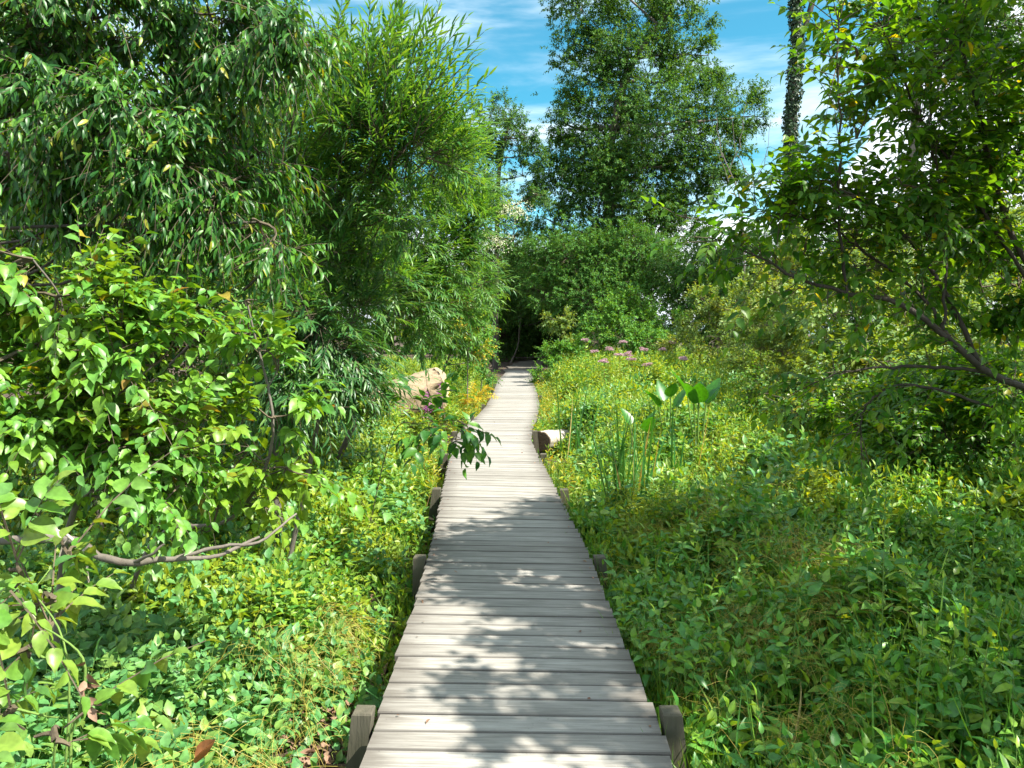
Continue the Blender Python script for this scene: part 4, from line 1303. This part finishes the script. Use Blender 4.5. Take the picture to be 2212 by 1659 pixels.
# thin yellow-green cane in the bottom left corner
e = empty('bent_cane', (at(160, 1659, 2.2)[0], 2.2, GZ), 'yellow green bent cane crossing the vine leaves at the bottom left', 'cane')
g = Geo()
b_ = at(150, 1659, 2.0)
limb(g, [(b_[0] - .02, 2.05, GZ), at(152, 1650, 2.0), at(172, 1540, 2.0), at(182, 1430, 2.0), at(120, 1370, 2.0), at(50, 1340, 2.0)], .0055, .002, 22, 6)
limb(g, [at(172, 1540, 2.0), at(190, 1500, 1.98), at(198, 1490, 1.98)], .003, .0015, 5, 5)
g.build('stem', [M['twig_green']], e)
g = Geo()
n = 14
c = at(185, 1500, 1.98)
P = c + rng.normal(size=(n, 3)) * np.array([.006, .006, .03])
g.leaves((P, nrm(np.array([0, 0, -1.0]) + .5 * rng.normal(size=(n, 3))), fresh(n), .03 + .02 * rng.random(n), .014 + .01 * rng.random(n)), OV_MD, 0)
g.build('dead_leaves', [M['litter']], e)

# fallen branch in the left shrub
e = empty('fallen_branch', at(340, 1235, 3.0), 'curved grey fallen branch lying under the broadleaf shrub', 'branch')
g = Geo()
limb(g, [at(-60, 1170, 2.9), at(150, 1165, 2.9), at(215, 1205, 2.85), at(290, 1215, 2.85), at(380, 1205, 2.9), at(470, 1200, 2.95), at(560, 1160, 3.1)], .019, .006, 26, 9, wob=.003)
limb(g, [at(380, 1205, 2.9), at(480, 1180, 2.95), at(560, 1170, 3.0), at(640, 1110, 3.2)], .009, .004, 16, 6, wob=.002)
limb(g, [at(290, 1214, 2.85), at(330, 1195, 2.8), at(355, 1175, 2.8)], .008, .004, 8, 6, wob=.002)
g.build('wood', [M['bark']], e)
e = empty('broken_twig', at(190, 1180, 2.7), 'pale broken twig pointing down over the fallen branch', 'twig')
g = Geo()
limb(g, [at(95, 1135, 2.7), at(150, 1160, 2.7), at(185, 1195, 2.68), at(188, 1240, 2.66), at(196, 1270, 2.66)], .0075, .003, 14, 7, wob=.0015)
limb(g, [at(150, 1160, 2.7), at(135, 1180, 2.7), at(125, 1215, 2.7)], .004, .002, 7, 5)
g.build('wood', [M['bark_pale']], e)

# curled brown leaf near the bottom
c = at(435, 1640, 2.45)
g = Geo()
tmpc = template([.08, .25, .45, .65, .85], [.3, .5, .5, .4, .2], 1.3, -.4)
g.leaves((c[None] - np.array([[.02, 0, .015]]), nrm(np.array([[.8, .1, .45]])), nrm(np.array([[-.3, -.3, 1.]])), np.array([.10]), np.array([.055])), tmpc, 0)
tag(g.build('curled_leaf', [M['curl']], loc=tuple(c)), 'curled rusty brown dead leaf resting on the herbs at the bottom', 'leaf')

# yellow fern patch left of the path
c = at(1040, 830, 17)
k_i = 0
for (px, py, Yp, lab) in [(1030, 835, 17, 'bright yellow fern crowding the left edge of the boards')]:
    c = at(px, py, Yp)
    e = empty('yellow_fern', (c[0], c[1], GZ), lab, 'fern')
    g = Geo()
    n = 18
    P = np.tile(np.array([[c[0], c[1], c[2] - .35]]), (n, 1)) + rng.normal(size=(n, 3)) * .08
    L, tw = twig_leaves(P, nrm(fresh(n) * .8 + UP * .9), .5, 26, .085, .02, 80, .0, .5, .1, .8, 'alt', .12)
    g.leaves(L, LA_LO, 0)
    g.tubes(tw, np.full(tw.shape[:2], .003), 3, 1)
    g.build('fronds', [M['fern_yel'], M['twig_red']], e)

# white climbing-vine blossom on the willow tip
for (px, py, rp, lab) in [(1110, 452, 20, 'cream blossom spray at the tip of the lower willow'), (1070, 520, 22, 'cream blossom spray hanging below the one at the willow tip')]:
    c = at(px, py, 9)
    e = empty('cream_blossom', c, lab, 'blossom', 'cream blossom sprays on the willow')
    g = Geo()
    n = 420
    P = c + rng.normal(size=(n, 3)) * np.array([.10, .06, .06]) * (rp / 20)
    g.leaves((P, fresh(n), fresh(n), .012 + .012 * rng.random(n), .010 + .008 * rng.random(n)), OV_LO, 0)
    g.build('blossom', [M['cream']], e)
    g = Geo()
    limb(g, [c + np.array([-.5, .05, -.12]), c + np.array([-.2, .02, 0]), c + np.array([.08, 0, .01])], .004, .002, 8, 5)
    L, tw = twig_leaves((c + np.array([-.5, .05, -.12]))[None], np.array([[1, -.05, .2]]), .7, 10, .07, .045, 60, .3, .1)
    g.leaves(L, OV_MD, 1)
    g.build('stem', [M['twig_green'], M['shrub_lit']], e)


# ------------------------------------------------------------------ logs
def woodmat(name, c1, c2, crack):
    m, nt = new_mat(name)
    tcn = nd(nt, 'ShaderNodeTexCoord')
    mpn = nd(nt, 'ShaderNodeMapping')
    mpn.inputs['Scale'].default_value = (.35, 1.6, 1.6)
    nt.links.new(tcn.outputs['Object'], mpn.inputs[0])
    n1 = noise(nt, mpn.outputs[0], 9, 7, .65, .4)
    n2 = noise(nt, mpn.outputs[0], 26, 5, .7, .8)
    col = mixc(nt, mapr(nt, n1, .3, .7), c1, c2)
    col = mixc(nt, mapr(nt, n2, .58, .64, 0, .85), col, crack)
    pb = nd(nt, 'ShaderNodeBsdfPrincipled')
    nt.links.new(col, pb.inputs['Base Color'])
    pb.inputs['Roughness'].default_value = .8
    bp = nd(nt, 'ShaderNodeBump')
    bp.inputs['Strength'].default_value = .8
    bp.inputs['Distance'].default_value = .02
    nt.links.new(n1, bp.inputs['Height'])
    nt.links.new(bp.outputs[0], pb.inputs['Normal'])
    out = nd(nt, 'ShaderNodeOutputMaterial')
    nt.links.new(pb.outputs[0], out.inputs[0])
    return m


def log(name, label, end, far, r, body, face, cut=(0, 0, 0)):
    end, far = np.array(end, float), np.array(far, float)
    e = empty(name, end, label, 'log')
    ax = nrm(far - end)
    s = nrm(np.cross(ax, UP))
    u = np.cross(s, ax)
    n, mseg = 40, 18
    L_ = np.linalg.norm(far - end)
    an = np.arange(n) * 2 * math.pi / n
    rad = r * (1 + .05 * np.sin(3 * an + 1) + .03 * np.sin(7 * an) + .015 * rng.normal(size=n))
    vv = []
    cutn = nrm(ax + np.array(cut))
    for q in range(mseg + 1):
        t = q / mseg * L_
        rr = rad * (1 - .10 * q / mseg + .02 * rng.normal(size=n) * (q > 0))
        for i in range(n):
            o2 = s * math.cos(an[i]) * rr[i] + u * math.sin(an[i]) * rr[i]
            p = end + o2 + ax * t
            if q == 0:
                p = p - ax * (np.dot(o2, cutn) / np.dot(ax, cutn))
            vv.append(p)
    i = np.arange(n)
    f = []
    for q in range(mseg):
        f.append(np.stack([q * n + i, q * n + (i + 1) % n, (q + 1) * n + (i + 1) % n, (q + 1) * n + i], 1))
    g = Geo()
    g.add(vv, np.concatenate(f), 0, True)
    g.build('trunk', [body], e)
    g = Geo()
    ring = np.array(vv[:n])
    c = ring.mean(0)
    v2 = np.concatenate([ring - ax * .003, c + (ring - c) * .93 - ax * .012, c + (ring - c) * .5 - ax * .010 , [c - ax * .008]])
    f4 = np.concatenate([np.stack([i, (i + 1) % n, n + (i + 1) % n, n + i], 1), np.stack([n + i, n + (i + 1) % n, 2 * n + (i + 1) % n, 2 * n + i], 1)])
    g.add(v2, f4, 0)
    g.more(np.stack([2 * n + i, 2 * n + (i + 1) % n, np.full(n, 3 * n)], 1), 0, base=0)
    g.build('cut_face', [face], e)
    return e


M['log_pale'] = woodmat('pale_bare_wood', (.20, .145, .085), (.33, .25, .16), (.06, .04, .025))
M['log_white'] = woodmat('bleached_wood', (.30, .26, .21), (.42, .38, .32), (.12, .09, .07))
M['cut_pale'] = woodmat('fresh_cut_wood', (.34, .26, .16), (.42, .33, .21), (.22, .15, .08))
M['cut_dark'] = woodmat('shaded_cut_wood', (.10, .07, .045), (.16, .11, .07), (.05, .035, .025))  # dark tone paints the shade on the end face turned from the sun
log('fallen_log', 'large pale barkless log cut off square beside the left of the boards', at(948, 836, 15.5), at(770, 888, 14.4), .42, M['log_pale'], M['cut_pale'], cut=(.0, .78, .0))
log('short_log', 'short bleached log with dark cut end touching the right of the boards', at(1170, 953, 12.4), at(1285, 941, 13.9), .165, M['log_white'], M['cut_dark'])

# magenta loosestrife in front of the big log
for (px, py, lab) in [(950, 862, 'magenta flower spike at the cut edge of the big log'), (922, 870, 'magenta flower spike in front of the middle of the big log')]:
    Yp = 13.0
    c = at(px, py, 13.0)
    e = empty('magenta_flower', (c[0], c[1], GZ), lab, 'flower', 'magenta flower spikes left of the boards')
    g = Geo()
    limb(g, [(c[0], c[1], GZ), (c[0] + .02, c[1], c[2] * .5), c + UP * .1], .005, .003, 8, 5)
    g.build('stem', [M['twig_green']], e)
    g = Geo()
    n = 260
    P = c + np.stack([.03 * rng.normal(size=n), .03 * rng.normal(size=n), .10 * rng.normal(size=n)], 1)
    g.leaves((P, fresh(n), fresh(n), .018 + .012 * rng.random(n), .014 + .01 * rng.random(n)), OV_LO, 0)
    g.build('blossoms', [M['magenta']], e)
print('verts', sum(len(o.data.vertices) for o in bpy.data.objects if o.type == 'MESH'))
